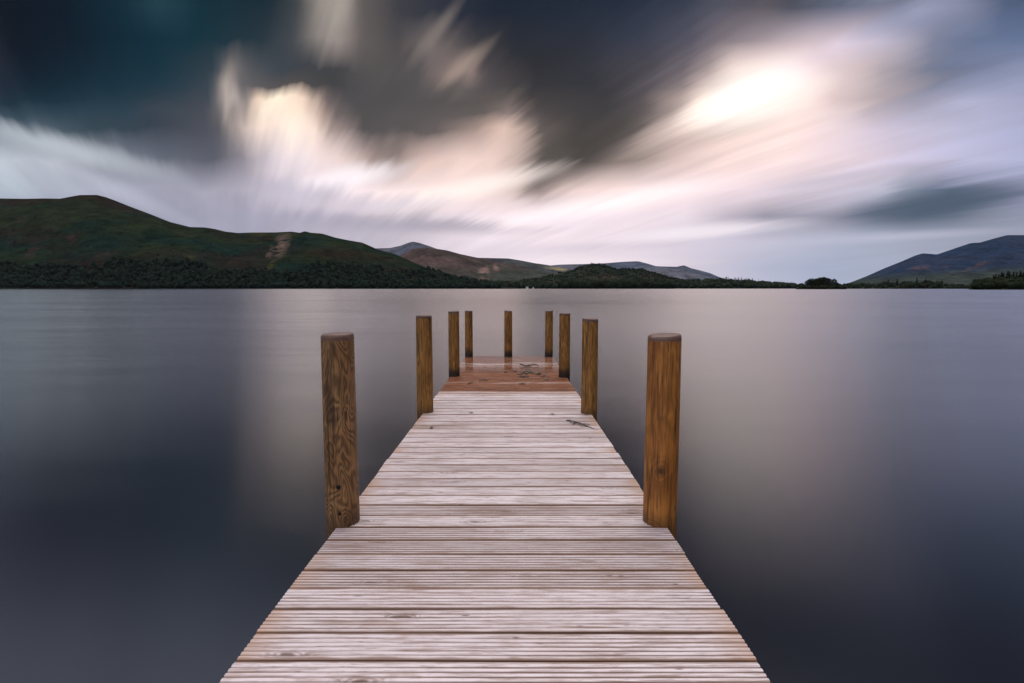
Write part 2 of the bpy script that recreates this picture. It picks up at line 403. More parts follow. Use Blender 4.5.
def board_material(name, wet):
    m, t, b, _ = material(name)
    O = t.n('ShaderNodeTexCoord').outputs['Object']
    x, y, z = t.sep(O)[:3]
    bi = t.m('FLOOR', t.m('DIVIDE', t.m('SUBTRACT', y, GAP0), PITCH))
    wh = t.n('ShaderNodeTexWhiteNoise', noise_dimensions='1D'); t.put(wh.inputs['W'], bi)
    br = wh.outputs['Value']; bc = wh.outputs['Color']
    ox = t.m('MULTIPLY', br, 37.0)
    # knots, each in a stretched cell of its own
    kv = t.xyz(t.m('ADD', t.m('MULTIPLY', x, 2.8), ox), t.m('MULTIPLY', y, 11.0), 0.0)
    vo = t.n('ShaderNodeTexVoronoi', feature='F1'); t.put(vo.inputs['Vector'], kv); vo.inputs['Scale'].default_value = 1.0
    kd = t.m('ADD', vo.outputs['Distance'], t.m('MULTIPLY', t.m('SUBTRACT', t.noise(kv, 3.5, 2, 0.5), 0.5), 0.16))
    has = t.m('LESS_THAN', t.sep(vo.outputs['Color'])[0], 0.34 if wet else 0.40)
    near = t.m('MULTIPLY', t.ss(kd, 0.34, 0.03), has)
    rings = t.m('MULTIPLY', t.m('ADD', t.m('SINE', t.m('MULTIPLY', kd, 95.0)), 1.0), t.m('MULTIPLY', near, 0.5))
    core = t.m('MULTIPLY', t.ss(kd, 0.10, 0.05), has)
    # grain runs along the board
    gv = t.xyz(t.m('ADD', t.m('MULTIPLY', x, 4.2), ox), t.m('ADD', t.m('MULTIPLY', y, 75.0), t.m('MULTIPLY', near, 2.2)), ox)
    g1 = t.noise(gv, 1.0, 5, 0.62, 0.3)
    gv2 = t.xyz(t.m('ADD', t.m('MULTIPLY', x, 18.0), ox), t.m('MULTIPLY', y, 260.0), ox)
    g2 = t.noise(gv2, 1.0, 3, 0.6)
    blot = t.noise(t.xyz(t.m('ADD', t.m('MULTIPLY', x, 5.5), ox), t.m('MULTIPLY', y, 15.0), br), 1.0, 4, 0.6)
    low = t.noise(t.scale(O, (1.0, 0.8, 1)), 1.0, 3, 0.5)
    groove = t.ss(z, -0.0004, -0.0042)
    if not wet:
        pale = t.mix(br, (0.43, 0.370, 0.372), (0.60, 0.530, 0.538))
        c = t.mix(t.ss(g1, 0.44, 0.70), pale, (0.27, 0.195, 0.17))
        c = t.mix(t.m('MULTIPLY', t.ss(g2, 0.54, 0.74), 0.7), c, (0.20, 0.145, 0.125))
        c = t.mix(t.m('MULTIPLY', t.ss(blot, 0.52, 0.75), 0.6), c, (0.30, 0.205, 0.165))
        c = t.mix(t.m('MULTIPLY', t.ss(low, 0.5, 0.72), 0.35), c, (0.36, 0.27, 0.24))
        c = t.mix(t.m('MULTIPLY', groove, 0.88), c, (0.125, 0.062, 0.040))
        fy = t.m('ABSOLUTE', t.m('SUBTRACT', t.m('FRACT', t.m('DIVIDE', t.m('SUBTRACT', y, GAP0), PITCH)), 0.5))
        edge = t.m('MULTIPLY', t.ss(t.m('ADD', fy, t.m('MULTIPLY', t.m('SUBTRACT', blot, 0.5), 0.10)), 0.385, 0.455), 0.85)
        c = t.mix(edge, c, (0.135, 0.066, 0.036))
        # brown board ends
        ex = t.m('MINIMUM', t.m('SUBTRACT', x, XL), t.m('SUBTRACT', XR, x))
        ee = t.m('MULTIPLY', t.ss(t.m('ADD', ex, t.m('MULTIPLY', blot, 0.22)), 0.26, 0.06), t.ss(t.sep(bc)[1], 0.25, 0.8))
        c = t.mix(t.m('MULTIPLY', ee, 0.75), c, (0.30, 0.155, 0.065))
        c = t.mix(t.m('MULTIPLY', rings, 0.75), c, (0.12, 0.07, 0.055))
        c = t.mix(t.m('MULTIPLY', core, 0.8), c, (0.085, 0.042, 0.03))
        damp = t.m('MULTIPLY', t.ss(t.m('ADD', y, t.m('MULTIPLY', t.m('SUBTRACT', blot, 0.5), 1.3)), WET0 - 0.45, WET0 + 0.1), 0.65)
        c = t.mix(damp, c, (0.23, 0.115, 0.065))
        # small dark specks and nail marks
        sp = t.n('ShaderNodeTexVoronoi', feature='F1'); t.put(sp.inputs['Vector'], t.scale(O, (7.0, 30.0, 1)))
        sp.inputs['Scale'].default_value = 1.0
        spm = t.m('MULTIPLY', t.m('LESS_THAN', t.sep(sp.outputs['Color'])[1], 0.22), t.ss(sp.outputs['Distance'], 0.15, 0.06))
        c = t.mix(t.m('MULTIPLY', spm, 0.8), c, (0.07, 0.04, 0.03))
        t.put(b.inputs['Base Color'], c)
        t.put(b.inputs['Roughness'], t.m('ADD', 0.40, t.m('MULTIPLY', g1, 0.25)))
        b.inputs['Specular IOR Level'].default_value = 0.45
        bump(t, b, t.m('ADD', t.m('ADD', g1, t.m('MULTIPLY', g2, 0.6)), t.m('MULTIPLY', rings, 0.4)), 0.45, 0.0025)
    else:
        c = t.mix(br, (0.135, 0.040, 0.012), (0.25, 0.085, 0.028))
        c = t.mix(t.ss(g1, 0.40, 0.62), c, (0.055, 0.016, 0.007))
        c = t.mix(t.m('MULTIPLY', t.ss(blot, 0.50, 0.7), 0.5), c, (0.30, 0.17, 0.11))
        # one board and a farther band mixed paler, in patches
        pb = t.m('ADD', t.m('MULTIPLY', t.m('COMPARE', bi, PALE1, 0.5), 0.6), t.m('MULTIPLY', t.m('MULTIPLY', t.m('GREATER_THAN', bi, PALE2), t.m('LESS_THAN', bi, PALE3)), 1.0))
        pb = t.m('MULTIPLY', pb, t.ss(t.noise(t.xyz(t.m('MULTIPLY', x, 2.4), t.m('MULTIPLY', y, 14.0), 3.3), 1.0, 3, 0.6), 0.40, 0.62))
        patch = t.ss(t.m('ADD', blot, t.m('MULTIPLY', low, 0.5)), 0.62, 0.82)
        c = t.mix(t.m('MULTIPLY', pb, t.m('ADD', 0.35, t.m('MULTIPLY', patch, 0.5))), c, (0.47, 0.37, 0.33))
        c = t.mix(t.m('MULTIPLY', rings, 0.4), c, (0.08, 0.03, 0.02))
        t.put(b.inputs['Base Color'], c)
        film = t.ss(t.m('ADD', y, t.m('MULTIPLY', low, 0.3)), END - 2.3, END - 1.5)
        t.put(b.inputs['Roughness'], t.m('SUBTRACT', 0.48, t.m('MULTIPLY', film, 0.36)))
        t.put(b.inputs['Coat Weight'], film)
        b.inputs['Specular IOR Level'].default_value = 0.16
        b.inputs['Coat Roughness'].default_value = 0.04; b.inputs['Coat IOR'].default_value = 1.5
        bump(t, b, t.m('MULTIPLY', g1, t.m('SUBTRACT', 1.0, film)), 0.25, 0.002)
    return m


m_dry = board_material('weathered_boards', False)
m_wet = board_material('soaked_boards', True)

NR = 6                                         # ridges on a board


def board_profile(depth):
    wdt = 0.1405
    pts = []
    y0 = (PITCH - wdt) / 2
    pts.append((y0 + 0.0, -0.030)); pts.append((y0, -0.0035))
    pts.append((y0 + 0.0030, -0.0010))
    rw = (wdt - 0.0060) / NR
    for k in range(NR):
        a = y0 + 0.0030 + k * rw
        for f, d in ((0.14, -0.0002), (0.36, 0.0006), (0.58, 0.0001), (0.70, -0.0006 - 0.3 * depth)):
            pts.append((a + f * rw, d))
        if k < NR - 1:
            pts.append((a + 0.80 * rw, -depth)); pts.append((a + 0.95 * rw, -depth)); pts.append((a + 1.04 * rw, -0.35 * depth))
    pts = sorted(pts[2:], key=lambda p: p[0])
    pts = [(y0, -0.030), (y0, -0.0035)] + [p for p in pts if p[0] < y0 + wdt - 0.002] + [(y0 + wdt - 0.002, -0.0006), (y0 + wdt, -0.0035), (y0 + wdt, -0.030)]
    return pts


def build_boards(name, i0, i1, mat, depth):
    V, Fc = [], []
    NX = 15
    prof = board_profile(depth)
    npf = len(prof)
    for i in range(i0, i1):
        y0 = GAP0 + i * PITCH
        q_ = 0.12 if depth < 0.002 else 1.0
        dz = rng.normal(0, 0.0009) * q_; tl = rng.normal(0, 0.004) * q_; dyb = rng.normal(0, 0.0006)
        xl, xr = XL + rng.normal(0, 0.0025), XR + rng.normal(0, 0.0025)
        ph = rng.random() * 6
        base = len(V)
        for k in range(NX):
            x = xl + (xr - xl) * k / (NX - 1)
            wv = q_ * (0.0007 * math.sin(ph + 2.1 * x) + 0.0005 * math.sin(ph * 3 + 5.3 * x))
            for (py, pz) in prof:
                V.append((x, y0 + py + dyb + 0.3 * wv, pz + dz + wv + tl * (py - 0.075)))
        for k in range(NX - 1):
            for j in range(npf):
                a, c = base + k * npf + j, base + k * npf + (j + 1) % npf
                Fc.append((a, a + npf, c + npf, c))
        Fc.append(tuple(base + j for j in range(npf)))
        Fc.append(tuple(base + (NX - 1) * npf + j for j in reversed(range(npf))))
    o = mesh_obj(name, V, Fc, mat, jetty)
    return o


iw, ie = round((WET0 - GAP0) / PITCH), round((END - GAP0) / PITCH)
i_start = int(math.floor((-3.0 - GAP0) / PITCH))
tag(build_boards('deck_boards', i_start, iw, m_dry, 0.0038), 'pale weathered grooved boards')
tag(build_boards('soaked_boards', iw, ie, m_wet, 0.0004), 'wet red-brown boards at the far end')

# timber below the boards
m_beam, t, b, _ = material('dark_timber')
O = t.n('ShaderNodeTexCoord').outputs['Object']
g = t.noise(t.scale(O, (14, 2, 14)), 1.0, 4, 0.6)
t.put(b.inputs['Base Color'], t.mix(g, (0.055, 0.036, 0.022), (0.13, 0.085, 0.05)))
b.inputs['Roughness'].default_value = 0.7
bump(t, b, g, 0.4, 0.003)


def box(V, Fc, x0, x1, y0, y1, z0, z1, bv=0.004):
    n = len(V)
    # chamfered along its long edges in section x-z
    sec = [(x0 + bv, z0), (x1 - bv, z0), (x1, z0 + bv), (x1, z1 - bv), (x1 - bv, z1), (x0 + bv, z1), (x0, z1 - bv), (x0, z0 + bv)]
    for y in (y0, y1):
        for (sx, sz) in sec: V.append((sx, y, sz))
    for k in range(8):
        Fc.append((n + k, n + (k + 1) % 8, n + 8 + (k + 1) % 8, n + 8 + k))
    Fc.append(tuple(n + k for k in reversed(range(8)))); Fc.append(tuple(n + 8 + k for k in range(8)))


for xa in (XL + 0.12, (XL + XR) / 2, XR - 0.12):
    V, Fc = [], []
    box(V, Fc, xa - 0.04, xa + 0.04, -2.95, END - 0.06, -0.20, -0.032)
    mesh_obj('long_beam', V, Fc, m_beam, jetty)

ROWY = [deck_uv(359, 516)[1] - 0.065, deck_uv(433.6, 411.9)[1], deck_uv(459.5, 375.8)[1], deck_uv(473, 358.2)[1]]
print('rows', ROWY)


def post_material(name, swirl, tint, wet):
    m, t, b, _ = material(name)
    tc = t.n('ShaderNodeTexCoord'); O = tc.outputs['Object']
    x, y, z = t.sep(O)[:3]
    oi = t.n('ShaderNodeObjectInfo').outputs['Random']
    off = t.m('MULTIPLY', oi, 50.0)
    # flat-sawn figure: contour lines of a slow field drawn out along the post
    fs_ = 7.5 if swirl else 6.5
    fv = t.xyz(t.m('ADD', t.m('MULTIPLY', x, fs_), off), t.m('MULTIPLY', y, fs_), t.m('MULTIPLY', z, 2.6))
    fld = t.noise(fv, 1.0, 2, 0.45, 0.5)
    bands = t.m('ADD', t.m('MULTIPLY', t.m('SINE', t.m('MULTIPLY', fld, 150.0 if swirl else 40.0)), 0.5), 0.5)
    fib = t.noise(t.xyz(t.m('ADD', t.m('MULTIPLY', x, 85), off), t.m('MULTIPLY', y, 85), t.m('MULTIPLY', z, 4.5)), 1.0, 4, 0.65)
    streak = t.noise(t.xyz(t.m('ADD', t.m('MULTIPLY', x, 16), off), t.m('MULTIPLY', y, 16), t.m('MULTIPLY', z, 0.9)), 1.0, 3, 0.6)
    blot = t.noise(t.xyz(t.m('MULTIPLY', x, 7), t.m('ADD', t.m('MULTIPLY', y, 7), off), t.m('MULTIPLY', z, 4)), 1.0, 4, 0.6)
    # knots
    vo = t.n('ShaderNodeTexVoronoi', feature='F1')
    t.put(vo.inputs['Vector'], t.xyz(t.m('ADD', t.m('MULTIPLY', x, 5.5), off), t.m('MULTIPLY', y, 5.5), t.m('MULTIPLY', z, 4.2)))
    vo.inputs['Scale'].default_value = 1.0
    has = t.m('LESS_THAN', t.sep(vo.outputs['Color'])[0], 0.27)
    pkd = t.m('ADD', vo.outputs['Distance'], t.m('MULTIPLY', t.m('SUBTRACT', t.noise(O, 16.0, 3, 0.6), 0.5), 0.22))
    knot = t.m('MULTIPLY', t.ss(pkd, 0.13, 0.05), has)
    krg = t.m('MULTIPLY', t.m('MULTIPLY', t.ss(pkd, 0.45, 0.1), has),
              t.m('ADD', t.m('MULTIPLY', t.m('SINE', t.m('MULTIPLY', pkd, 60)), 0.5), 0.5))
    lo, mid, hi = tint
    streak = t.m('ADD', streak, t.m('MULTIPLY', t.m('SUBTRACT', fib, 0.5), 0.25))
    c = t.mix(t.ss(blot, 0.35, 0.68), mid, hi)
    c = t.mix(t.m('MULTIPLY', bands, 0.75 if swirl else 0.42), c, lo)
    c = t.mix(t.m('MULTIPLY', t.ss(fib, 0.45, 0.68), 0.40 if swirl else 0.8), c, lo)
    c = t.mix(t.m('MULTIPLY', t.ss(fib, 0.45, 0.30), 0.35), c, hi)
    c = t.mix(t.m('MULTIPLY', t.ss(streak, 0.55, 0.72), 0.75), c, tuple(v * 0.55 for v in lo))
    c = t.mix(t.m('MULTIPLY', krg, 0.5), c, lo)
    c = t.mix(t.m('MULTIPLY', knot, 0.8), c, tuple(v * 0.4 for v in lo))
    crk = t.noise(t.xyz(t.m('ADD', t.m('MULTIPLY', x, 34), off), t.m('MULTIPLY', y, 34), t.m('MULTIPLY', z, 1.1)), 1.0, 2, 0.5)
    crack = t.m('MULTIPLY', t.ss(t.m('ABSOLUTE', t.m('SUBTRACT', crk, 0.5)), 0.016, 0.004), t.ss(blot, 0.45, 0.6))
    c = t.mix(t.m('MULTIPLY', crack, 0.85), c, (0.012, 0.007, 0.004))
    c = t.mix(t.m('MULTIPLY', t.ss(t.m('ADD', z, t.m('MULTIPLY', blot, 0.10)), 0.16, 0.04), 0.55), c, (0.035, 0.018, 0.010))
    if wet:
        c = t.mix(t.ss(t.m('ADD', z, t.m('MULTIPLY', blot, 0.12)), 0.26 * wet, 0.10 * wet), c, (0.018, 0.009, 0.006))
    t.put(b.inputs['Base Color'], c)
    t.put(b.inputs['Roughness'], t.m('ADD', 0.46, t.m('MULTIPLY', fib, 0.3)))
    b.inputs['Specular IOR Level'].default_value = 0.35
    bump(t, b, t.m('ADD', t.m('ADD', fib, t.m('MULTIPLY', bands, 0.5 if swirl else 0.25)), t.m('MULTIPLY', knot, -0.6)), 0.5, 0.004)
    return m


TW = ((0.048, 0.023, 0.009), (0.235, 0.120, 0.046), (0.35, 0.195, 0.084))
TA = ((0.076, 0.028, 0.006), (0.30, 0.110, 0.019), (0.40, 0.165, 0.034))
TB = ((0.068, 0.030, 0.006), (0.245, 0.108, 0.020), (0.32, 0.158, 0.036))
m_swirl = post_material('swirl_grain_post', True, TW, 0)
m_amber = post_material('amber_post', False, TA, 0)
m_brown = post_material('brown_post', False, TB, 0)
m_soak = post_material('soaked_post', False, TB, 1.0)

# sawn top
m_cap, t, b, _ = material('post_end_grain')
O = t.n('ShaderNodeTexCoord').outputs['Object']
x, y, z = t.sep(O)[:3]
rr = t.vm('LENGTH', t.xyz(x, y, 0.0))
n1 = t.noise(O, 30, 4, 0.6)
rg = t.m('ADD', t.m('MULTIPLY', t.m('SINE', t.m('ADD', t.m('MULTIPLY', rr, 900), t.m('MULTIPLY', n1, 6))), 0.5), 0.5)
c = t.mix(rg, (0.060, 0.028, 0.019), (0.12, 0.058, 0.040))
c = t.mix(t.ss(n1, 0.50, 0.75), c, (0.17, 0.11, 0.09))
t.put(b.inputs['Base Color'], c); b.inputs['Roughness'].default_value = 0.55
bump(t, b, n1, 0.4, 0.004)

m_hole, t, b, _ = material('bolt_steel')
b.inputs['Base Color'].default_value = (0.012, 0.010, 0.009, 1); b.inputs['Roughness'].default_value = 0.5; b.inputs['Metallic'].default_value = 0.6


def make_post(lx, ly, rad, top_px, mat, label, seed, lean=(0, 0)):
    """lx, ly in deck coordinates; top_px = photo row of the top, giving the height"""
    wp = Matrix.Translation(ROOT) @ Matrix.Rotation(-SLOPE, 4, 'X') @ Vector((lx, ly, 0))
    r = ray(512, top_px)
    topz = CAMZ + (wp.y - rad * 0.3) * r.z / r.y
    h = topz - wp.z
    rs = np.random.default_rng(seed)
    NA, V, Fc = 40, [], []
    zs = [-1.6, -0.35, 0.0] + [h * k / 12 for k in range(1, 12)] + [h - 0.03]
    ph = rs.random(4) * 6

    def rad_at(a, zz):
        return rad * (1.03 - 0.04 * max(0, zz) / h + 0.012 * math.sin(2 * a + ph[0] + zz * 0.8) + 0.008 * math.sin(3 * a + ph[1]) + 0.006 * math.sin(5 * zz + ph[2] + a))
    for zz in zs:
        for k in range(NA):
            a = 2 * math.pi * k / NA
            q = rad_at(a, zz)
            V.append((q * math.cos(a) + lean[0] * zz, q * math.sin(a) + lean[1] * zz, zz))
    for j in range(len(zs) - 1):
        for k in range(NA):
            a0, a1 = j * NA + k, j * NA + (k + 1) % NA
            Fc.append((a0, a1, a1 + NA, a0 + NA))
    Fc.append(tuple(reversed(range(NA))))
    o = mesh_obj('post', V, Fc, mat, jetty)
    o.location = (lx, ly, 0); o.rotation_euler = (SLOPE, 0, 0)
    if label: o['label'] = label
    o.data.polygons.foreach_set('use_smooth', np.array([len(p.vertices) == 4 for p in o.data.polygons]))
    # rounded, weathered top: a cap of its own colour
    V, Fc = [], []
    tilt = rs.normal(0, 0.03, 2)
    for (fr, dz) in ((1.0, -0.03), (1.005, -0.018), (0.985, -0.007), (0.93, -0.001), (0.80, 0.002), (0.5, 0.0035), (0.2, 0.004)):
        for k in range(NA):
            a = 2 * math.pi * k / NA
            q = rad_at(a, h - 0.03) * fr
            X, Y = q * math.cos(a), q * math.sin(a)
            V.append((X + lean[0] * h, Y + lean[1] * h, h + dz + (tilt[0] * X + tilt[1] * Y if fr < 1 else 0)))
    for j in range(6):
        for k in range(NA):
            a0, a1 = j * NA + k, j * NA + (k + 1) % NA
            Fc.append((a0, a1, a1 + NA, a0 + NA))
    Fc.append(tuple(6 * NA + k for k in range(NA)))
    cap = mesh_obj('post_top', V, Fc, m_cap, o, smooth=True)
    return o, h


def px_x(px, ly):
    """deck x for a photo column at deck distance ly"""
    wp = Matrix.Translation(ROOT) @ Matrix.Rotation(-SLOPE, 4, 'X') @ Vector((0, ly, 0))
    depth = wp.y * cT - (wp.z - CAMZ) * sT
    return (px - CX) / F * depth


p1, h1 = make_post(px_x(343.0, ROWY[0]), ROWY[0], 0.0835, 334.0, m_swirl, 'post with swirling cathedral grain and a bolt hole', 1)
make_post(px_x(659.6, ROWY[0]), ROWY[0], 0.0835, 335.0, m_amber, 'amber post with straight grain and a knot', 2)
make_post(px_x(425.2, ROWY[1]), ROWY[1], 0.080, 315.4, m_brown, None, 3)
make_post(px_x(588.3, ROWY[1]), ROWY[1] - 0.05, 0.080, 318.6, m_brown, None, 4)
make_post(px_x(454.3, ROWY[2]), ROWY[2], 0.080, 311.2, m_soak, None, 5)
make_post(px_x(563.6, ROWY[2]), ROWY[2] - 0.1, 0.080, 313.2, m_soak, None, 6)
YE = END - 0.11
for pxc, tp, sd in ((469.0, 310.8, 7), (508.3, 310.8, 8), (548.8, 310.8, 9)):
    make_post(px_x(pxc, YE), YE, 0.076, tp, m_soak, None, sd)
# bolts sunk in the swirl-grained post
for zz, aa, rr_ in ((0.215, -1.46, 0.011), (0.075, -1.44, 0.008)):
    V, Fc = [], []
    n = 16
    for dpt, q in ((0.0855, rr_), (0.0905, rr_), (0.0908, rr_ * 0.8)):
        for k in range(n):
            a = 2 * math.pi * k / n
            tx, tz = q * math.cos(a), q * math.sin(a)
            V.append((dpt * math.cos(aa) - tx * math.sin(aa), dpt * math.sin(aa) + tx * math.cos(aa), zz + tz))
    for j in range(2):
        for k in range(n):
            Fc.append((j * n + k, j * n + (k + 1) % n, (j + 1) * n + (k + 1) % n, (j + 1) * n + k))
    Fc.append(tuple(2 * n + k for k in range(n)))
    mesh_obj('bolt', V, Fc, m_hole, p1)

# cross beams at each row of posts
for ly in ROWY[:3] + [YE - 0.13]:
    V, Fc = [], []
    n0 = len(V)
    box(V, Fc, -0.045, 0.045, XL + 0.10, XR - 0.10, -0.33, -0.203)
    V = [(v[1], v[0] + ly, v[2]) for v in V]
    Fc = [tuple(reversed(f)) for f in Fc]
    mesh_obj('cross_beam', V, Fc, m_beam, jetty)

# ------------------------------------------------------------------ twigs and leaves left on the boards
m_twig, t, b, _ = material('wet_twig')
n1 = t.noise(t.n('ShaderNodeTexCoord').outputs['Object'], 60, 3, 0.6)
t.put(b.inputs['Base Color'], t.mix(n1, (0.020, 0.013, 0.009), (0.055, 0.036, 0.02))); b.inputs['Roughness'].default_value = 0.5
m_leaf, t, b, _ = material('dead_leaf')
n1 = t.noise(t.n('ShaderNodeTexCoord').outputs['Object'], 50, 3, 0.6)
t.put(b.inputs['Base Color'], t.mix(n1, (0.030, 0.026, 0.012), (0.075, 0.05, 0.022))); b.inputs['Roughness'].default_value = 0.45


def tube(V, Fc, pts, r0, r1, n=7):
    base = len(V)
    for i, p in enumerate(pts):
        p = Vector(p)
        d = (Vector(pts[min(i + 1, len(pts) - 1)]) - Vector(pts[max(i - 1, 0)])).normalized()
        u = d.cross(Vector((0, 0, 1)));
        if u.length < 1e-4: u = Vector((1, 0, 0))
        u.normalize(); v = d.cross(u)
        q = r0 + (r1 - r0) * i / (len(pts) - 1)
        for k in range(n):
            a = 2 * math.pi * k / n
            V.append(tuple(p + u * q * math.cos(a) + v * q * math.sin(a)))
    for i in range(len(pts) - 1):
        for k in range(n):
            a0, a1 = base + i * n + k, base + i * n + (k + 1) % n
            Fc.append((a0, a1, a1 + n, a0 + n))
    Fc.append(tuple(base + k for k in reversed(range(n)))); Fc.append(tuple(base + (len(pts) - 1) * n + k for k in range(n)))


def leaf(V, Fc, c, ang, ln, wd, curl=0.3):
    """a curled leaf with thickness"""
    ca, sa = math.cos(ang), math.sin(ang)
    ring = [(0, 0), (.25, .38), (.5, .5), (.75, .36), (1, 0), (.75, -.36), (.5, -.5), (.25, -.38)]
    for th in (0.0, 0.0012):
        base = len(V)
        for (a, s) in ring:
            X, Y = a * ln, s * wd
            Z = 0.003 + curl * wd * (abs(s) ** 1.5) + curl * 0.25 * ln * a * a + th
            V.append((c[0] + X * ca - Y * sa, c[1] + X * sa + Y * ca, c[2] + Z))
        V.append((c[0] + .5 * ln * ca, c[1] + .5 * ln * sa, c[2] + 0.003 + curl * .06 * ln + th))
        for k in range(8):
            f = (base + k, base + (k + 1) % 8, base + 8)
            Fc.append(f if th else tuple(reversed(f)))
    b0 = len(V) - 18
    for k in range(8):
        Fc.append((b0 + k, b0 + (k + 1) % 8, b0 + 9 + (k + 1) % 8, b0 + 9 + k))


def on_deck(px, py):
    lx, ly = deck_uv(px, py)
    return Matrix.Translation(ROOT) @ Matrix.Rotation(-SLOPE, 4, 'X') @ Vector((lx, ly, 0.0012))


# leafy sprig near the second post on the right
pa, pb = on_deck(566.5, 421), on_deck(597.0, 429.3)
sprig = empty('leafy_twig', pa)
tag(sprig, 'dark leafy twig lying on the pale dry boards beside the second post', 'twig')
d = pb - pa
V, Fc = [], []
pts = [(d.x * s, d.y * s + 0.018 * math.sin(s * 5), 0.006 + 0.006 * math.sin(s * 4)) for s in np.linspace(0, 1, 9)]
tube(V, Fc, pts, 0.0065, 0.0022)
for s0, ang, ln in ((0.45, 0.5, .10), (0.62, -0.9, .07), (0.55, 0.9, .06)):
    q = Vector((d.x * s0, d.y * s0 + 0.018 * math.sin(s0 * 5), 0.007)); a0 = math.atan2(d.y, d.x) + ang
    tube(V, Fc, [q, q + Vector((math.cos(a0) * ln * .5, math.sin(a0) * ln * .5, 0.006)), q + Vector((math.cos(a0) * ln, math.sin(a0) * ln, 0.002))], 0.003, 0.0015)
mesh_obj('stem', V, Fc, m_twig, sprig, smooth=True)
for k in range(14):
    s0 = abs(rng.normal(0.08, 0.2)) if k < 9 else rng.uniform(0.4, 0.7)
    a0 = math.atan2(d.y, d.x) + rng.uniform(-1.2, 1.2) + (math.pi if rng.random() < .3 else 0)
    V, Fc = [], []
    leaf(V, Fc, (d.x * s0 + rng.normal(0, .008), d.y * s0 + rng.normal(0, .012), 0.003), a0, rng.uniform(.03, .06), rng.uniform(.014, .024), rng.uniform(.2, .6))
    mesh_obj('leaf', V, Fc, m_leaf, sprig)

# bits of twig and leaf on the soaked boards
def bit(px, py, ln, ang, r, label, group=None, leaves=0, name='twig'):
    p = on_deck(px, py)
    e = empty(name, p)
    tag(e, label, 'twig', group)
    V, Fc = [], []
    ca, sa = math.cos(ang), math.sin(ang)
    wob = rng.normal(0, 0.12 * ln, 5)
    tube(V, Fc, [((s - .5) * ln * ca - w_ * sa, (s - .5) * ln * sa + w_ * ca, r + .002 + abs(w_) * .3) for s, w_ in zip(np.linspace(0, 1, 5), wob)], r, r * .6)
    q = rng.uniform(-.2, .2) * ln
    tube(V, Fc, [(q * ca, q * sa, r), (q * ca + ln * .2 * math.cos(ang + .8), q * sa + ln * .2 * math.sin(ang + .8), r + .012), (q * ca + ln * .36 * math.cos(ang + .7), q * sa + ln * .36 * math.sin(ang + .7), r + .006)], r * .7, r * .4)
    mesh_obj('stem', V, Fc, m_twig, e, smooth=True)
    for k in range(leaves):
        V, Fc = [], []
        leaf(V, Fc, (rng.normal(0, ln * .25), rng.normal(0, .05), 0.003), rng.uniform(0, 6.3), rng.uniform(.05, .09), rng.uniform(.03, .045), rng.uniform(.3, .8))
        mesh_obj('leaf', V, Fc, m_leaf, e)
    return e


bit(530, 366.6, 0.30, 0.25, 0.012, 'longest twig, lying alone on the shining film of water by the jetty end', None, 4)
G = 'bits of twig and leaf scattered on the soaked boards'
L = 'small dark twig with wet leaves in the scatter on the soaked red-brown boards'
for (px, py, ln, an, lv) in ((516.5, 372.0, .07, 1.2, 3), (518.5, 374.6, .06, .5, 3), (525.5, 373.4, .12, .2, 6), (528.5, 371.8, .09, .6, 5), (531, 372.6, .08, 1.0, 4),
                             (535, 373.8, .13, -.3, 7), (524.5, 377.4, .12, .1, 4), (544, 376.5, .06, 1.4, 3), (544.6, 379.5, .05, 1.1, 2), (538.5, 375.2, .10, -.4, 1), (521, 384.5, .07, .1, 2), (505.5, 372.8, .05, .4, 1), (527, 369.8, .06, .9, 2)):
    bit(px, py, ln, an, 0.007, L, G, lv)
bit(484, 380.8, 0.14, 0.45, 0.006, 'thin twig lying apart on the left half of the soaked boards', None, 1)
bit(471, 383.5, 0.05, 0.2, 0.006, 'tiny crooked twig close to the left edge of the soaked boards', None, 1)
for (px, py, lb) in ((473.5, 413.5, 'dark leaf on the pale boards beside the second post on the left'), (555, 415, 'dark leaf on the pale boards left of the leafy twig'), (431.5, 429.0, 'dark leaf near the left edge of the pale boards beyond the nearest posts')):
    p = on_deck(px, py)
    V, Fc = [], []
    leaf(V, Fc, (0, 0, 0.001), rng.uniform(0, 6), .055, .03, .4)
    tag(mesh_obj('fallen_leaf', V, Fc, m_leaf, None, loc=p), lb, 'leaf')

# ------------------------------------------------------------------ hills
def terrain_material(name, gain=1.0, fine=0.02, rock=None):
    m, t, b, _ = material(name)
    at = t.n('ShaderNodeAttribute', attribute_name='tone').outputs['Color']
    P = t.n('ShaderNodeNewGeometry').outputs['Position']
    n1 = t.noise(P, fine, 5, 0.62)
    n2 = t.noise(P, fine * 4.5, 3, 0.6)
    k = t.m('ADD', t.m('MULTIPLY', t.m('SUBTRACT', n1, 0.5), 2.6), t.m('MULTIPLY', t.m('SUBTRACT', n2, 0.5), 1.9))
    sc = t.n('ShaderNodeVectorMath', operation='SCALE'); t.put(sc.inputs[0], at)
    t.put(sc.inputs['Scale'], t.m('MULTIPLY', t.m('MAXIMUM', t.m('ADD', 1.0, k), 0.25), gain))
    t.put(b.inputs['Base Color'], sc.outputs[0])
    b.inputs['Roughness'].default_value = 0.95; b.inputs['Specular IOR Level'].default_value = 0.0
    bump(t, b, n1, 0.7, 0.25 / fine)
    return m


HILLS = {}


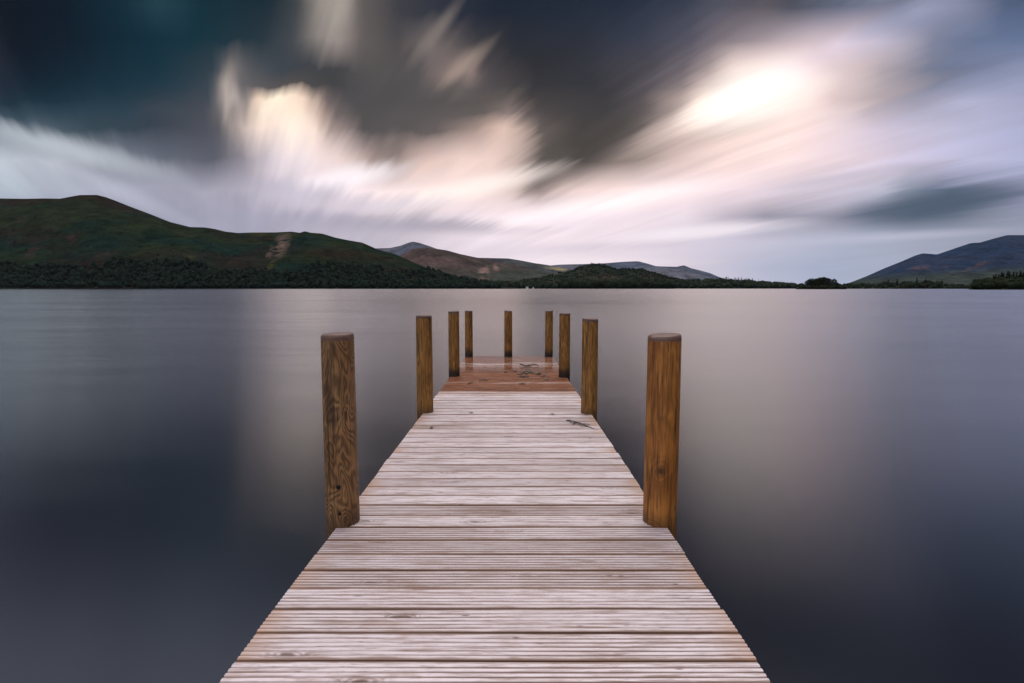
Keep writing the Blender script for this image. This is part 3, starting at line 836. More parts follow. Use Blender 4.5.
def hill(name, crest, shore, ridge, tone_fn, fine=0.02, rows=110, step=1.0, rough=0.10, back=1.7, gain=1.0, pw=1.0, skirt=-3.0, wob=0.1, seed=0):
    """crest: photo points of the skyline, giving real heights at the ridge's distance; a height field from shore over ridge and down behind"""
    cp = np.array(crest, float)
    xs = np.arange(cp[0, 0], cp[-1, 0] + 0.01, step)
    ys = np.interp(xs, cp[:, 0], cp[:, 1])
    ker = np.ones(3) / 3
    ys = np.convolve(np.pad(ys, 1, 'edge'), ker, 'valid')
    gx = np.array([gnom(a, c)[0] for a, c in zip(xs, ys)]); gz = np.array([max(gnom(a, c)[1], 0.0002) for a, c in zip(xs, ys)])
    tt = np.concatenate([np.linspace(0, 1, int(rows * .75)), np.linspace(1, 1 + back, rows - int(rows * .75) + 1)[1:]])
    X0, T = np.meshgrid(gx, tt, indexing='ij'); GZ_ = np.meshgrid(gz, tt, indexing='ij')[0]; PX = np.meshgrid(xs, tt, indexing='ij')[0]
    shr = shore * (1 + 0.05 * (fbm(xs / 40 + seed, xs * 0 + 2.2, 3) - .5))
    rdg = ridge * (1 + wob * (fbm(xs / 90 + seed * 3.1, xs * 0 + 5.2, 2) - .5) * 2)
    SH = np.meshgrid(shr, tt, indexing='ij')[0]; RD = np.meshgrid(rdg, tt, indexing='ij')[0]
    Y = SH + (RD - SH) * T
    hc = GZ_ * RD + CAMZ                                       # crest height in metres
    up = np.clip(T, 0, 1) ** pw
    up = up * 0.72 + 0.28 * (3 * up ** 2 - 2 * up ** 3)
    dn = np.clip(1 - (np.clip(T - 1, 0, None) / back) ** 1.3, 0, 1)
    Hh = hc * np.where(T <= 1, up, dn)
    XX = X0 * Y
    sc = 1 / (0.10 * (ridge - shore) + 60)
    nz = fbm(XX * sc * 1.0 + seed, Y * sc * .55, 6, ridged=True) - 0.62
    env = np.clip(T, 0, 1) * np.clip(1 - T ** 3, 0, 1) + 0.5 * np.clip(T - 1, 0, 1)
    Hh = Hh + nz * rough * hc * env * 2.0
    # keep the slope below the line of sight to the crest
    lim = (GZ_ * 0.985 * Y + CAMZ)
    Hh = np.where(T < 0.97, np.minimum(Hh, lim), Hh)
    Hh[:, 0] = skirt; Hh[:, -1] = skirt
    V = np.stack([XX, Y, Hh], -1).reshape(-1, 3)
    nx, nt = X0.shape
    idx = np.arange(nx * nt).reshape(nx, nt)
    Fc = np.stack([idx[:-1, :-1], idx[1:, :-1], idx[1:, 1:], idx[:-1, 1:]], -1).reshape(-1, 4)
    m = terrain_material(name + '_ground', gain, fine)
    o = mesh_obj(name, V, Fc, m, smooth=True)
    tone = tone_fn(PX, T, XX, Y, Hh)
    set_attr(o, 'tone', tone.reshape(-1, 3))
    tag(o, kind='structure')
    HILLS[name] = (gx, tt, X0, Y, Hh, SH, RD)

    def ground(px, t_):
        """point on the slope at photo column px, share t of the way from shore to ridge"""
        i = int(np.clip(round((px - xs[0]) / step), 0, nx - 1)); j = int(np.clip(np.searchsorted(tt, t_), 1, nt - 1))
        a = (t_ - tt[j - 1]) / (tt[j] - tt[j - 1])
        return V.reshape(nx, nt, 3)[i, j - 1] * (1 - a) + V.reshape(nx, nt, 3)[i, j] * a
    return ground


def lerp(a, c, f):
    f = np.clip(f, 0, 1)[..., None]
    return np.array(a) * (1 - f) + np.array(c) * f


def blob(PX, PYs, cx, cy, rx, ry, ang=0):
    a = math.radians(ang)
    dx_, dy_ = PX - cx, PYs - cy
    u = dx_ * math.cos(a) + dy_ * math.sin(a); v = -dx_ * math.sin(a) + dy_ * math.cos(a)
    return np.sqrt((u / rx) ** 2 + (v / ry) ** 2)


def rows_of(XX, Y, Hh):
    """apparent row of each point, to put a scar of known outline on its own part of the slope"""
    return HOR - (Hh - CAMZ) / Y * F


def tone_left(PX, T, XX, Y, Hh):
    n = fbm(XX / 170, Y / 170, 5); n2 = fbm(XX / 60 + 9, Y / 60, 4); n3 = fbm(XX / 320 + 4, Y / 220 + 7, 4)
    c = lerp((0.020, 0.048, 0.034), (0.042, 0.060, 0.028), (n - .38) * 4)
    c = c * (1 - np.clip((n3 - .55) * 5, 0, 1)[..., None]) + np.array((0.046, 0.038, 0.029)) * np.clip((n3 - .55) * 5, 0, 1)[..., None]
    c = lerp_arr(c, (0.060, 0.055, 0.022), np.clip((T - .82) * 5, 0, 1) * np.clip((n2 - .35) * 3, 0, 1) * .8)
    PY = rows_of(XX, Y, Hh)
    # red-brown bracken on the right shoulder
    c = lerp_arr(c, (0.060, 0.038, 0.024), np.clip(1.1 - blob(PX, PY, 345, 256, 60, 9, 8), 0, 1) * np.clip((n - .3) * 3, 0, 1))
    # scree scar
    n4 = fbm(XX / 22 + 3, Y / 34, 4); wobx = (n2 - .5) * 8 + (n4 - .5) * 9
    s = np.clip(1.6 - np.minimum(blob(PX + wobx, PY, 281, 247, 5.5, 12, 34) * 1.0, blob(PX + wobx, PY, 271, 255, 3.0, 7, 28)), 0, 1) * np.clip((n4 - .34) * 6, 0, 1)
    c = lerp_arr(c, (0.27, 0.19, 0.155), s * .85)
    c = lerp_arr(c, (0.10, 0.10, 0.035), np.clip(1.5 - blob(PX + wobx, PY, 270, 265, 3, 6, 25), 0, 1) * .8)
    c = lerp_arr(c, (0.15, 0.12, 0.035), np.clip(1.4 - blob(PX, PY, 258, 235, 10, 1.6, 0), 0, 1) * .6)
    c = lerp_arr(c, (0.09, 0.085, 0.03), np.clip(1.4 - blob(PX + wobx, PY, 187, 258, 6, 2.5, 0), 0, 1) * .8)
    c = lerp_arr(c, (0.07, 0.085, 0.03), np.clip(1.4 - blob(PX, PY, 218, 256, 1.5, 4, 0), 0, 1) * .6)
    # bare crags on the near flank
    for (a, b_, rx, ry, g_) in ((37, 243, 9, 3, -35), (30, 252, 14, 4, -25), (52, 225, 10, 3, -20), (108, 252, 14, 4, -25), (20, 222, 8, 3, -20), (70, 240, 6, 4, 0)):
        c = lerp_arr(c, (0.105, 0.070, 0.062), np.clip(1.5 - blob(PX + wobx, PY, a, b_, rx, ry, g_), 0, 1) * np.clip((n2 - .36) * 4, 0, 1) * .8)
    return c


def lerp_arr(c, d, f):
    f = np.clip(f, 0, 1)[..., None]
    return c * (1 - f) + np.array(d) * f


def tone_simple(a, c, scale, extra=None):
    def fn(PX, T, XX, Y, Hh):
        n = fbm(XX / scale, Y / scale, 5)
        o = lerp(a, c, (n - .35) * 3.2)
        if extra: o = extra(o, PX, rows_of(XX, Y, Hh), n, T)
        return o
    return fn


LEFT = [(-900, 262), (-700, 245), (-500, 225), (-330, 207), (-200, 201), (-100, 199), (0, 198.4), (25, 198.8), (45, 198.4), (60, 198.7), (72, 196.4), (80, 195), (97, 194.9), (106, 197.2), (115, 200.5), (130, 206.5), (150, 214),
        (170, 222), (190, 227), (205, 227.4), (215, 229), (225, 231.5), (238, 233), (250, 232.5), (275, 232.4), (291, 231.5), (300, 232.8), (304, 231.4), (306, 231.4), (310, 232.6), (322, 233.5), (335, 237.5), (348, 240.2), (362, 242.5),
        (370, 246), (378, 249.5), (395, 254), (405, 258.5), (415, 263), (430, 269), (445, 274), (465, 279), (490, 283), (520, 287.8)]
g_left = hill('left_hill', LEFT, 1500, 2500, tone_left, 0.02, 190, 1.0, 0.15, seed=1, gain=0.30)


def ex_pink(o, PX, PY, n, T):
    n2 = fbm(PX / 7, PY / 5, 4)
    o = lerp_arr(o, (0.052, 0.060, 0.046), np.clip((PY - 262) / 12, 0, 1) * np.clip((PX - 440) / 60, 0.35, 1))
    o = lerp_arr(o, (0.30, 0.19, 0.15), np.clip(1.5 - blob(PX + (n2 - .5) * 6, PY, 484, 274, 5, 6, 20), 0, 1) * np.clip((n2 - .3) * 4, 0, 1))
    o = lerp_arr(o, (0.22, 0.14, 0.11), np.clip(1.4 - blob(PX + (n2 - .5) * 5, PY, 497, 268, 2.5, 4, -35), 0, 1) * .8)
    return o


PINK = [(365, 286), (380, 276), (392, 264), (400, 255.5), (412, 249), (425, 247.4), (435, 248.5), (447, 250.4), (460, 254), (475, 257.2), (490, 260), (510, 264.5), (530, 269), (550, 273), (570, 278), (600, 286)]
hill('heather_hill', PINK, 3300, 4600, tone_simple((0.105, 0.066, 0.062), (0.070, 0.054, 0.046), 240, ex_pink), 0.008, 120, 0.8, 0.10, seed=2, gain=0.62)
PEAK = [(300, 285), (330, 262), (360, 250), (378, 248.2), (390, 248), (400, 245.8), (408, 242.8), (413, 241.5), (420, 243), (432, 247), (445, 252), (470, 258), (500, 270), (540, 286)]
hill('far_peak', PEAK, 6200, 8200, tone_simple((0.048, 0.058, 0.082), (0.068, 0.070, 0.084), 400), 0.005, 80, 1.0, 0.12, seed=3, gain=0.95)  # haze blue of distance put into the ground tones


def ex_field(o, PX, PY, n, T):
    return lerp_arr(o, (0.27, 0.235, 0.14), np.clip(1.5 - blob(PX, PY, 558, 269.2, 10, 1.7, 6), 0, 1))


MID = [(430, 285), (455, 262), (470, 257.6), (490, 258), (508, 258.4), (520, 260.3), (535, 263.2), (545, 264.6), (560, 267.2), (580, 271), (610, 280), (640, 287)]
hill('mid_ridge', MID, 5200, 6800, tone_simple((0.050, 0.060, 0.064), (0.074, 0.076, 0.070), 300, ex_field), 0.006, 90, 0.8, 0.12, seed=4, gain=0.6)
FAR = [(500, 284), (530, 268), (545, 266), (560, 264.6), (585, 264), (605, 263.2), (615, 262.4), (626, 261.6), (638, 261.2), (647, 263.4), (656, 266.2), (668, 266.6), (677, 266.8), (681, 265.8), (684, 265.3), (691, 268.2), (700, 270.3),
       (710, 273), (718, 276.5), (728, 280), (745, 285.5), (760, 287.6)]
hill('far_ridge', FAR, 7000, 9000, tone_simple((0.052, 0.062, 0.088), (0.074, 0.076, 0.090), 420), 0.005, 90, 0.8, 0.12, seed=5, gain=1.05)  # blue-grey of distant air painted into the slope colour
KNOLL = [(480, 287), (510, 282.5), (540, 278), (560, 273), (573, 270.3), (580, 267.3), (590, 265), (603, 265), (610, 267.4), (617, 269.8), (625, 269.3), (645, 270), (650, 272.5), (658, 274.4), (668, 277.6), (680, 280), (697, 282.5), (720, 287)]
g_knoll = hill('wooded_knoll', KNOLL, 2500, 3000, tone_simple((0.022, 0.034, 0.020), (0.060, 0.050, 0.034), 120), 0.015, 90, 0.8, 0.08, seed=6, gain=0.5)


def ex_right(o, PX, PY, n, T):
    n2 = fbm(PX / 9, PY / 4, 4)
    w_ = (n2 - .5) * 14
    o = lerp_arr(o, (0.11, 0.080, 0.088), np.clip(1.5 - blob(PX + w_, PY + w_ * .15, 932, 268, 18, 1.8, -4), 0, 1) * np.clip((n2 - .3) * 3, 0, 1))
    o = lerp_arr(o, (0.12, 0.086, 0.092), np.clip(1.5 - blob(PX + w_, PY + w_ * .15, 972, 268.5, 20, 2.0, -16), 0, 1) * np.clip((n2 - .3) * 3, 0, 1))
    o = lerp_arr(o, (0.06, 0.075, 0.05), np.clip((PY - 264 - (1024 - PX) * .06) / 8, 0, 1) * .8)
    return o


RIGHT = [(800, 287.6), (843, 284.5), (851, 282.3), (867, 276), (885, 268), (901, 261.7), (915.5, 255.4), (922.7, 253.3), (930, 253.8), (937, 254.5), (955, 248.3), (971, 243), (980, 242.5), (994.5, 238.4), (1007, 235.1), (1024, 235.1), (1060, 238),
         (1110, 247), (1180, 240), (1260, 250), (1400, 268), (1600, 284)]
hill('right_mountain', RIGHT, 3800, 6000, tone_simple((0.022, 0.044, 0.092), (0.034, 0.052, 0.098), 420, ex_right), 0.006, 130, 1.2, 0.12, seed=7, gain=0.48)  # distance haze painted in: ground tones made blue

# low wooded shores
SHORE_M = [(380, 287.6), (430, 282), (470, 284), (520, 285), (560, 285), (620, 285), (690, 283.5), (730, 283), (765, 285), (790, 287), (800, 288)]
g_shore = hill('low_shore', SHORE_M, 2050, 2300, tone_simple((0.025, 0.038, 0.018), (0.045, 0.055, 0.025), 80), 0.02, 40, 1.5, 0.05, seed=8, gain=0.5)
SHORE_R = [(825, 288), (850, 285.6), (884, 285.6), (930, 285), (960, 286), (1000, 286), (1060, 284), (1150, 284), (1300, 286)]
g_shorer = hill('right_shore', SHORE_R, 1450, 1650, tone_simple((0.025, 0.038, 0.018), (0.05, 0.06, 0.03), 80), 0.02, 40, 1.5, 0.05, seed=9, gain=0.5)
HEAD = [(969, 288.0), (980, 286.4), (990, 284.5), (1005, 282.5), (1024, 281.5), (1070, 280.5), (1130, 282), (1200, 284), (1300, 287)]
g_head = hill('headland', HEAD, 560, 640, tone_simple((0.022, 0.030, 0.016), (0.035, 0.042, 0.02), 30), 0.05, 40, 1.0, 0.05, seed=10, gain=0.5)
ISLE = [(796, 287.9), (801, 286.8), (810, 286), (830, 286), (840, 286.8), (847, 287.9)]
g_isle = hill('small_island', ISLE, 800, 835, tone_simple((0.022, 0.030, 0.016), (0.035, 0.042, 0.02), 20), 0.08, 40, 0.5, 0.04, back=1.0, seed=11, gain=0.5)
ISLE2 = [(556, 288), (575, 287), (620, 286.6), (660, 287), (676, 288)]
g_isle2 = hill('long_island', ISLE2, 1650, 1700, tone_simple((0.022, 0.030, 0.016), (0.035, 0.042, 0.02), 20), 0.05, 30, 1.0, 0.04, back=1.0, seed=12, gain=0.5)

# ------------------------------------------------------------------ woods and trees
def leaf_material(name, a, c, fine):
    m, t, b, _ = material(name)
    at = t.n('ShaderNodeAttribute', attribute_name='tone').outputs['Color']
    P = t.n('ShaderNodeNewGeometry').outputs['Position']
    n1 = t.noise(P, fine, 3, 0.6)
    sc = t.n('ShaderNodeVectorMath', operation='MULTIPLY'); t.put(sc.inputs[0], at)
    t.put(sc.inputs[1], t.mix(t.ss(n1, 0.3, 0.7), a, c))
    t.put(b.inputs['Base Color'], sc.outputs[0])
    b.inputs['Roughness'].default_value = 0.9; b.inputs['Specular IOR Level'].default_value = 0.03
    bump(t, b, n1, 0.8, 0.6 / fine)
    return m


import bmesh
def ico(sub):
    bm = bmesh.new(); bmesh.ops.create_icosphere(bm, subdivisions=sub, radius=1.0)
    v = np.array([p.co[:] for p in bm.verts]); f = np.array([[q.index for q in p.verts] for p in bm.faces]); bm.free()
    return v, f


ICO_V, ICO_F = ico(2)
CON_V, CON_F = [], []
_n = 8
for (rr_, zz_) in ((0.0, 1.0), (0.32, .70), (0.20, .68), (0.55, .42), (0.36, .40), (0.80, .12), (0.3, .05)):
    for k in range(_n):
        CON_V.append((rr_ * math.cos(2 * math.pi * k / _n), rr_ * math.sin(2 * math.pi * k / _n), zz_))
for j in range(6):
    for k in range(_n):
        a0, a1 = j * _n + k, j * _n + (k + 1) % _n
        CON_F += [(a0, a0 + _n, a1), (a1, a0 + _n, a1 + _n)]
CON_V, CON_F = np.array(CON_V), np.array(CON_F)


def wood(name, pts, hmin, hmax, mat, conifer=0.0, wide=0.5, toner=None):
    """one mass of crowns standing on the given ground points"""
    VV, FF, TT = [], [], []
    n0 = 0
    for p in pts:
        h = hmin + (hmax - hmin) * rng.random() ** 1.6
        if rng.random() < conifer:
            v = CON_V * (1 + rng.normal(0, .14, (len(CON_V), 1))) * np.array([h * .26, h * .26, h * 1.15]); f = CON_F
            tn = rng.uniform(.55, .9)
        else:
            r = h * wide * rng.uniform(.8, 1.25)
            lump = 1 + .16 * np.sin(ICO_V @ rng.normal(0, 3.2, 3) + rng.random() * 6)[:, None] + rng.normal(0, .10, (len(ICO_V), 1))
            v = ICO_V * lump * np.array([r, r, h * .55]) + np.array([0, 0, h * .5]); f = ICO_F
            tn = rng.uniform(.7, 1.25)
        VV.append(v + p + np.array([0, 0, -0.4])); FF.append(f + n0); n0 += len(v)
        tint = np.array([tn * rng.uniform(.85, 1.25), tn, tn * rng.uniform(.8, 1.1)])
        TT.append(np.tile(tint, (len(v), 1)))
    o = mesh_obj(name, np.concatenate(VV), np.concatenate(FF), mat, smooth=True)
    set_attr(o, 'tone', np.concatenate(TT))
    tag(o, kind='stuff')
    return o


m_wood_a = leaf_material('oakwood_leaves', (0.004, 0.010, 0.008), (0.011, 0.020, 0.012), 0.12)
m_wood_b = leaf_material('far_wood_leaves', (0.008, 0.014, 0.009), (0.018, 0.026, 0.014), 0.10)
m_wood_c = leaf_material('island_leaves', (0.005, 0.009, 0.005), (0.012, 0.018, 0.008), 0.25)

# oakwood along the foot of the left hill, thick by the water and thinning up the slope
pts = []
while len(pts) < 8000:
    px = rng.uniform(-420, 500)
    p = g_left(px, max(rng.random() ** 1.2 * (.95 if px > 370 else .5), 0.012))
    row = HOR - (p[2] - CAMZ) / p[1] * F
    lim = 264 + 3 * math.sin(px / 31) + 2 * math.sin(px / 11) + (4 if px > 205 else 0) + (3 if 250 < px < 300 else 0)
    if px > 380: lim = 271 + max(0, (420 - px)) * .03
    if row > lim + rng.normal(0, 1.2): pts.append(p)
tag(wood('left_shore_wood', pts, 5, 15, m_wood_a, .2, .44), 'dark green wood covering the foot of the long left hill down to the water', 'wood')
pts = [g_left(px, t_) for px, t_ in zip(rng.uniform(-200, 420, 110), rng.uniform(.30, .55, 110))]
tag(wood('hillside_scrub', pts, 3, 5, m_wood_a, .1, .7), 'scattered dark scrub on the open slope above the lakeside wood', 'scrub')

pts = [g_shore(px, t_) for px, t_ in zip(rng.uniform(395, 795, 1500), rng.uniform(.02, 1.1, 1500))]
tag(wood('lakeside_wood', pts, 11, 20, m_wood_b, .25), 'low wooded shore across the lake behind the jetty end', 'wood')
pts = [g_shore(px, t_) for px, t_ in zip(rng.uniform(688, 755, 130), rng.uniform(.5, 1.1, 130))]
tag(wood('pine_wood', pts, 17, 25, m_wood_b, .6), 'taller mixed pine wood on the low shore left of the small island', 'wood')
pts = [g_knoll(px, t_) for px, t_ in zip(rng.uniform(500, 700, 1500), rng.uniform(.05, 1.15, 1500))]
pts += [g_knoll(px, t_) for px, t_ in zip(rng.uniform(574, 690, 260), rng.uniform(.9, 1.05, 260))]
tag(wood('knoll_wood', pts, 5, 11, m_wood_b, .35), 'conifer wood clothing the low knoll in the middle distance', 'wood')
pts = [g_isle2(px, t_) for px, t_ in zip(rng.uniform(560, 672, 420), rng.uniform(.1, 1.8, 420))]
tag(wood('long_island_wood', pts, 14, 25, m_wood_c, .15), 'darker wood on the long low island in front of the knoll', 'wood')
pts = [g_shorer(px, t_) for px, t_ in zip(rng.uniform(832, 1250, 900), rng.uniform(.02, 1.1, 900))]
tag(wood('right_shore_wood', pts, 5, 10, m_wood_b, .15), 'low line of trees along the shore below the right mountain', 'wood')
pts = [g_shorer(px, t_) for px, t_ in zip(np.concatenate([rng.uniform(882, 890, 8), rng.uniform(903, 940, 60)]), rng.uniform(.05, .9, 68))]
tag(wood('shore_copse', pts, 10, 15, m_wood_c, .2), 'dark rounded copse on the shore below the right mountain', 'wood')
pts = [g_head(px, t_) for px, t_ in zip(rng.uniform(974, 1280, 800), rng.uniform(.04, 1.2, 800))]
tag(wood('headland_wood', pts, 5.5, 9, m_wood_c, .1), 'dark wood covering the headland at the right edge', 'wood')

pts = [g_isle(px, t_) for px, t_ in zip(rng.uniform(799, 845, 170), rng.uniform(.08, 1.2, 170))]
tag(wood('island_undergrowth', pts, 2.2, 5.5, m_wood_c, 0, .6), 'low dark bushes round the foot of the trees on the small island', 'undergrowth')

# ---- single trees one can tell apart
m_bark, t, b, _ = material('tree_bark')
n1 = t.noise(t.n('ShaderNodeTexCoord').outputs['Object'], 3, 3, 0.6)
t.put(b.inputs['Base Color'], t.mix(n1, (0.03, 0.022, 0.016), (0.07, 0.052, 0.038))); b.inputs['Roughness'].default_value = 0.9


def leaf_cloud(pts, nrm_r, size):
    """many small tilted faces filling the given clumps"""
    V, Fc, T_ = [], [], []
    for (c, r, n, tone) in pts:
        dv = rng.normal(0, 1, (n, 3)); dv /= np.linalg.norm(dv, axis=1)[:, None]
        q = c + dv * (r * rng.random((n, 1)) ** .5)
        for p in q:
            a = rng.normal(0, 1, 3); a /= np.linalg.norm(a); e = np.cross(a, rng.normal(0, 1, 3)); e /= np.linalg.norm(e)
            s = size * rng.uniform(.6, 1.3); k = len(V)
            V += [p - a * s, p + e * s * .7, p + a * s, p - e * s * .7]
            Fc.append((k, k + 1, k + 2, k + 3)); T_ += [np.array((tone, tone, tone))] * 4
    return np.array(V), np.array(Fc), np.array(T_)


def tree_mesh(kind):
    """crown and trunk meshes of a tree 10 m tall"""
    V, Fc = [], []
    if kind == 'conifer':
        tube(V, Fc, [(0, 0, -.5), (0, 0, 5), (0, 0, 9.6)], .22, .03)
        cl = []
        for k in range(16):
            zz_ = 1.2 + 8.6 * k / 15; rr_ = 2.0 * (1 - k / 15) ** .8 + .12
            for j in range(6 if k < 11 else 3):
                a = rng.uniform(0, 6.28)
                cl.append((np.array((rr_ * .6 * math.cos(a), rr_ * .6 * math.sin(a), zz_ - rr_ * .2)), max(.3, rr_ * .42), 16, rng.uniform(.55, 1.2)))
        C = leaf_cloud(cl, 1, .30)
    else:
        tube(V, Fc, [(0, 0, -.5), (.1, 0, 2.2), (-.1, .1, 5)], .34, .16)
        for k in range(5):
            a = k * 1.3 + rng.uniform(-.3, .3)
            tube(V, Fc, [(0, 0, 2.2 + .4 * k), (1.2 * math.cos(a), 1.2 * math.sin(a), 4 + .4 * k), (2.3 * math.cos(a), 2.3 * math.sin(a), 5.4 + .5 * k)], .13, .04)
        cl = []
        for k in range(34):
            dv = rng.normal(0, 1, 3); dv /= np.linalg.norm(dv)
            cl.append((np.array((dv[0] * 2.7, dv[1] * 2.7, 5.9 + dv[2] * 2.9)), rng.uniform(.8, 1.35), 34, rng.uniform(.5, 1.6)))
        C = leaf_cloud(cl, 1, .36)
    return (np.array(V), Fc), C


m_tree = leaf_material('tree_leaves', (0.006, 0.010, 0.006), (0.014, 0.020, 0.009), 0.3)
PROTO = {}


def tree(name, kind, loc, h, label, group, cat='tree'):
    var = rng.integers(0, 3)
    root = empty(name, tuple(loc)); tag(root, label, cat, group)
    root.rotation_euler = (0, 0, rng.uniform(0, 6.28)); s = h / 10; root.scale = (s * rng.uniform(.85, 1.15), s * rng.uniform(.85, 1.15), s)
    key = (kind, var)
    if key not in PROTO:
        (tv, tf), (cv, cf, ct) = tree_mesh(kind)
        tr = mesh_obj('trunk', list(tv), tf, m_bark, root, smooth=True)
        cr_ = mesh_obj('crown', cv, cf, m_tree, root); set_attr(cr_, 'tone', ct)
        PROTO[key] = (tr, cr_)
    else:
        for src in PROTO[key]:
            o = src.copy(); COL.objects.link(o); o.parent = root
    return root


def gpt(g, px, t_):
    return g(px, t_) - np.array((0, 0, .1))


for (px, tt_, h) in ((803, .8, 5), (806.5, 1.0, 9), (809, .9, 11.5), (811.5, 1.1, 13), (814, .8, 12), (816, 1.2, 13.5), (818.5, .9, 14), (821, 1.1, 15), (823.5, .9, 15), (826, 1.1, 14.5), (828, .8, 13.5), (830, 1.1, 12), (834, .9, 12.5), (836.5, .9, 7.5), (838, 1.0, 6),
                     (840.5, .9, 4.5), (805, .5, 7), (808, .4, 8), (812, .5, 9), (816, .4, 9.5), (820, .5, 10), (824, .4, 10), (828, .5, 9), (831.5, .5, 7.5), (834.5, .5, 6), (838, .5, 4.5), (801.5, .7, 3.5), (843, .8, 3)):
    tree('island_tree', 'broadleaf', gpt(g_isle, px, tt_), h, 'dark broadleaf tree in the clump covering the small island', 'trees on the small island')

for (px, tt_, h) in ((992.5, .9, 10.5), (995.5, 1.0, 11), (998, .9, 10.5), (1001, 1.0, 12), (1003.5, .9, 11.5), (1006.5, 1.0, 13), (1009.5, .9, 12.5), (1012.5, 1.0, 12), (1016, .9, 11.5), (1020, 1.0, 13), (1023, .9, 11)):
    tree('pine_tree', 'conifer', gpt(g_head, px, tt_), h, 'dark conifer spire standing on the crest of the wooded headland', 'conifers along the headland crest')
for (px, tt_, h, lb) in ((888.2, .6, 20, 'slim dark conifer, leftmost spire on the shore below the right mountain'),
                         (896.8, .6, 22, 'slim conifer rising beside the gap before the dark rounded copse'),
                         (916.4, .6, 24, 'tallest conifer standing out of the middle of the dark copse'),
                         (926.2, .6, 21, 'broad conifer at the right end of the dark rounded copse')):
    tree('pine_tree', 'conifer', gpt(g_shorer, px, tt_), h, lb, None)
for (px, tt_, h, lb) in ((591, 1.0, 17, 'conifer breaking the skyline on top of the wooded knoll'),
                         (738, .8, 28, 'lone tall pine above the mixed wood left of the small island'),
                         (689, .8, 26, 'pine standing at the left end of the taller mixed wood')):
    tree('pine_tree', 'conifer', gpt(g_knoll if px < 600 else g_shore, px, tt_), h, lb, None)

# pale bushes at the waterline
m_bush = leaf_material('willow_leaves', (0.07, 0.10, 0.025), (0.13, 0.16, 0.04), 0.4)
for (px, h, lb) in ((386, 5.5, 'yellow-green bush at the waterline below the hill’s right shoulder'), (452.5, 6, 'left one of two pale green bushes by the water'), (457.5, 5, 'right one of two pale green bushes by the water')):
    g_ = g_left if px < 400 else g_shore
    p = g_(px, .03); p[2] = 0.2; p[1] -= 14
    root = empty('bush', tuple(p)); tag(root, lb.replace('’', "'"), 'bush')
    V, Fc, T_ = leaf_cloud([(np.array((rng.normal(0, h * .3), rng.normal(0, h * .3), h * rng.uniform(.25, .7))), h * .32, 40, rng.uniform(.7, 1.3)) for k in range(9)], 1, h * .09)
    o = mesh_obj('foliage', V, Fc, m_bush, root); set_attr(o, 'tone', T_)
    V, Fc = [], []
    for k in range(4): tube(V, Fc, [(0, 0, -.8), (rng.normal(0, h * .2), rng.normal(0, h * .2), h * .5)], .12, .04)
    mesh_obj('stem', V, Fc, m_bark, root)

# two white houses on the far shore
m_lime, t, b, _ = material('limewash'); b.inputs['Base Color'].default_value = (0.72, 0.70, 0.68, 1); b.inputs['Roughness'].default_value = .8
m_slate, t, b, _ = material('slate'); b.inputs['Base Color'].default_value = (0.10, 0.10, 0.12, 1); b.inputs['Roughness'].default_value = .7
m_pane, t, b, _ = material('window_glass'); b.inputs['Base Color'].default_value = (0.02, 0.025, 0.03, 1); b.inputs['Roughness'].default_value = .1


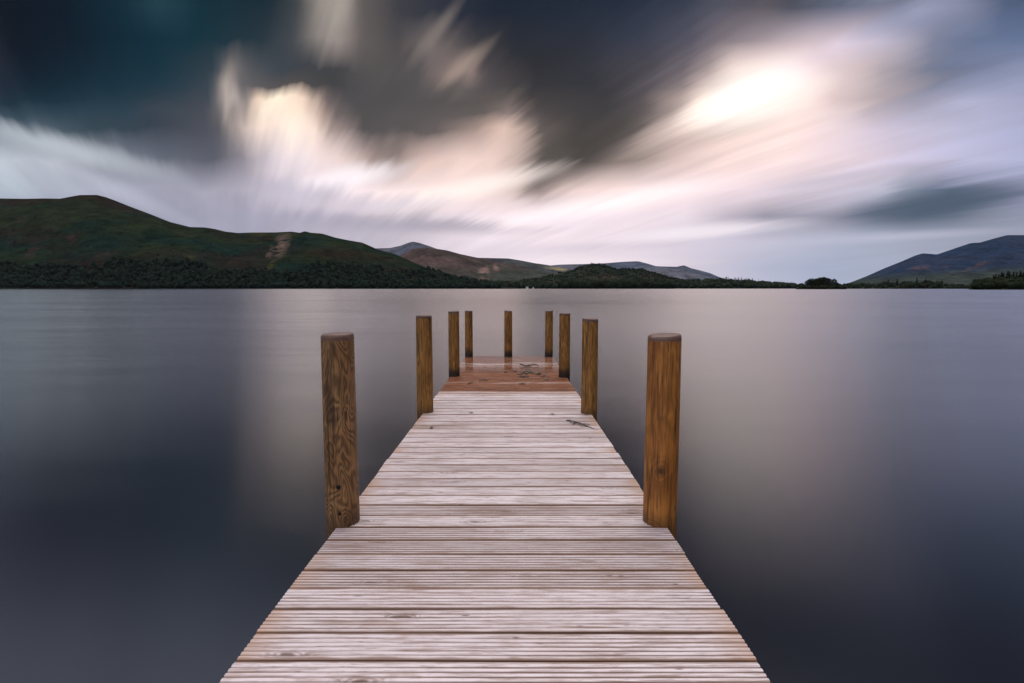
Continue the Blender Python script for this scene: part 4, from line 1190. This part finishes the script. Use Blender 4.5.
def cottage(px, wx, dy_, hh, label):
    p = g_shore(px, .05); p[2] = 0.9; p[1] -= 16
    root = empty('cottage', tuple(p)); tag(root, label, 'house')
    x0, x1, y0, y1 = -wx / 2, wx / 2, -dy_ / 2, dy_ / 2
    V = [(x0, y0, -2), (x1, y0, -2), (x1, y1, -2), (x0, y1, -2), (x0, y0, hh), (x1, y0, hh), (x1, y1, hh), (x0, y1, hh), (x0, 0, hh + dy_ * .38), (x1, 0, hh + dy_ * .38)]
    Fc = [(0, 1, 5, 4), (2, 3, 7, 6), (1, 2, 6, 9, 5), (3, 0, 4, 8, 7)]
    mesh_obj('wall', V, Fc, m_lime, root)
    V, Fc = [], []
    k = .35; e = .3; r_ = hh + dy_ * .38
    sl = .76
    ys = dy_ / 2 + k; ze = hh - k * sl
    V = [(x0 - e, -ys, ze + .02), (x1 + e, -ys, ze + .02), (x1 + e, 0, r_ + .02), (x0 - e, 0, r_ + .02), (x1 + e, ys, ze + .02), (x0 - e, ys, ze + .02)]
    V += [(a, c, z_ + .2) for a, c, z_ in V]
    Fc = [(0, 3, 2, 1), (3, 5, 4, 2), (6, 7, 8, 9), (9, 8, 10, 11), (0, 1, 7, 6), (5, 11, 10, 4), (0, 6, 9, 3), (3, 9, 11, 5), (1, 2, 8, 7), (2, 4, 10, 8)]
    rf = mesh_obj('roof', V, Fc, m_slate, root)
    V, Fc = [], []
    box(V, Fc, x1 - 1.4, x1 - .6, -.4, .4, r_ - .6, r_ + 1.0, .02)
    mesh_obj('chimney', V, Fc, m_lime, rf)
    for q in (-.25, .25):
        V, Fc = [], []
        box(V, Fc, q * wx - .5, q * wx + .5, y0 - .03, y0 + .05, hh * .35, hh * .75, .02)
        mesh_obj('window', V, Fc, m_pane, root)


cottage(527.3, 9.0, 6, 4.2, 'white cottage with slate roof by the water beyond the jetty end')
cottage(533.2, 5.0, 4.5, 3.2, 'smaller white boathouse right of the white cottage on the far shore')

# ------------------------------------------------------------------ air
HX0, HX1, HY0, HY1, HZ0, HZ1 = -12000, 14000, -40, 11500, -5, 720
hv = [(x, y, z) for z in (HZ0, HZ1) for y in (HY0, HY1) for x in (HX0, HX1)]
hf = [(0, 2, 3, 1), (4, 5, 7, 6), (0, 1, 5, 4), (2, 6, 7, 3), (0, 4, 6, 2), (1, 3, 7, 5)]
m_haze = bpy.data.materials.new('haze'); m_haze.use_nodes = True
t = NT(m_haze.node_tree)
out = t.n('ShaderNodeOutputMaterial'); pv = t.n('ShaderNodeVolumePrincipled')
pv.inputs['Color'].default_value = (0.66, 0.78, 1.0, 1); pv.inputs['Density'].default_value = 0.55e-5; pv.inputs['Anisotropy'].default_value = 0.2
t.t.links.new(pv.outputs[0], out.inputs['Volume'])
haze = mesh_obj('haze', hv, hf, m_haze); tag(haze, kind='stuff')
USE_HAZE = True
if not USE_HAZE:
    bpy.data.objects.remove(haze)

# ------------------------------------------------------------------ render settings
S.view_settings.view_transform = 'Standard'; S.view_settings.look = 'None'
S.view_settings.exposure = 0.16; S.view_settings.gamma = 1.0; S.view_settings.use_curve_mapping = False
S.render.engine = 'CYCLES'
c = S.cycles
c.use_denoising = True
c.max_bounces = 5; c.diffuse_bounces = 2; c.glossy_bounces = 3; c.transmission_bounces = 2; c.volume_bounces = 0
c.caustics_reflective = False; c.caustics_refractive = False
c.sample_clamp_indirect = 4.0
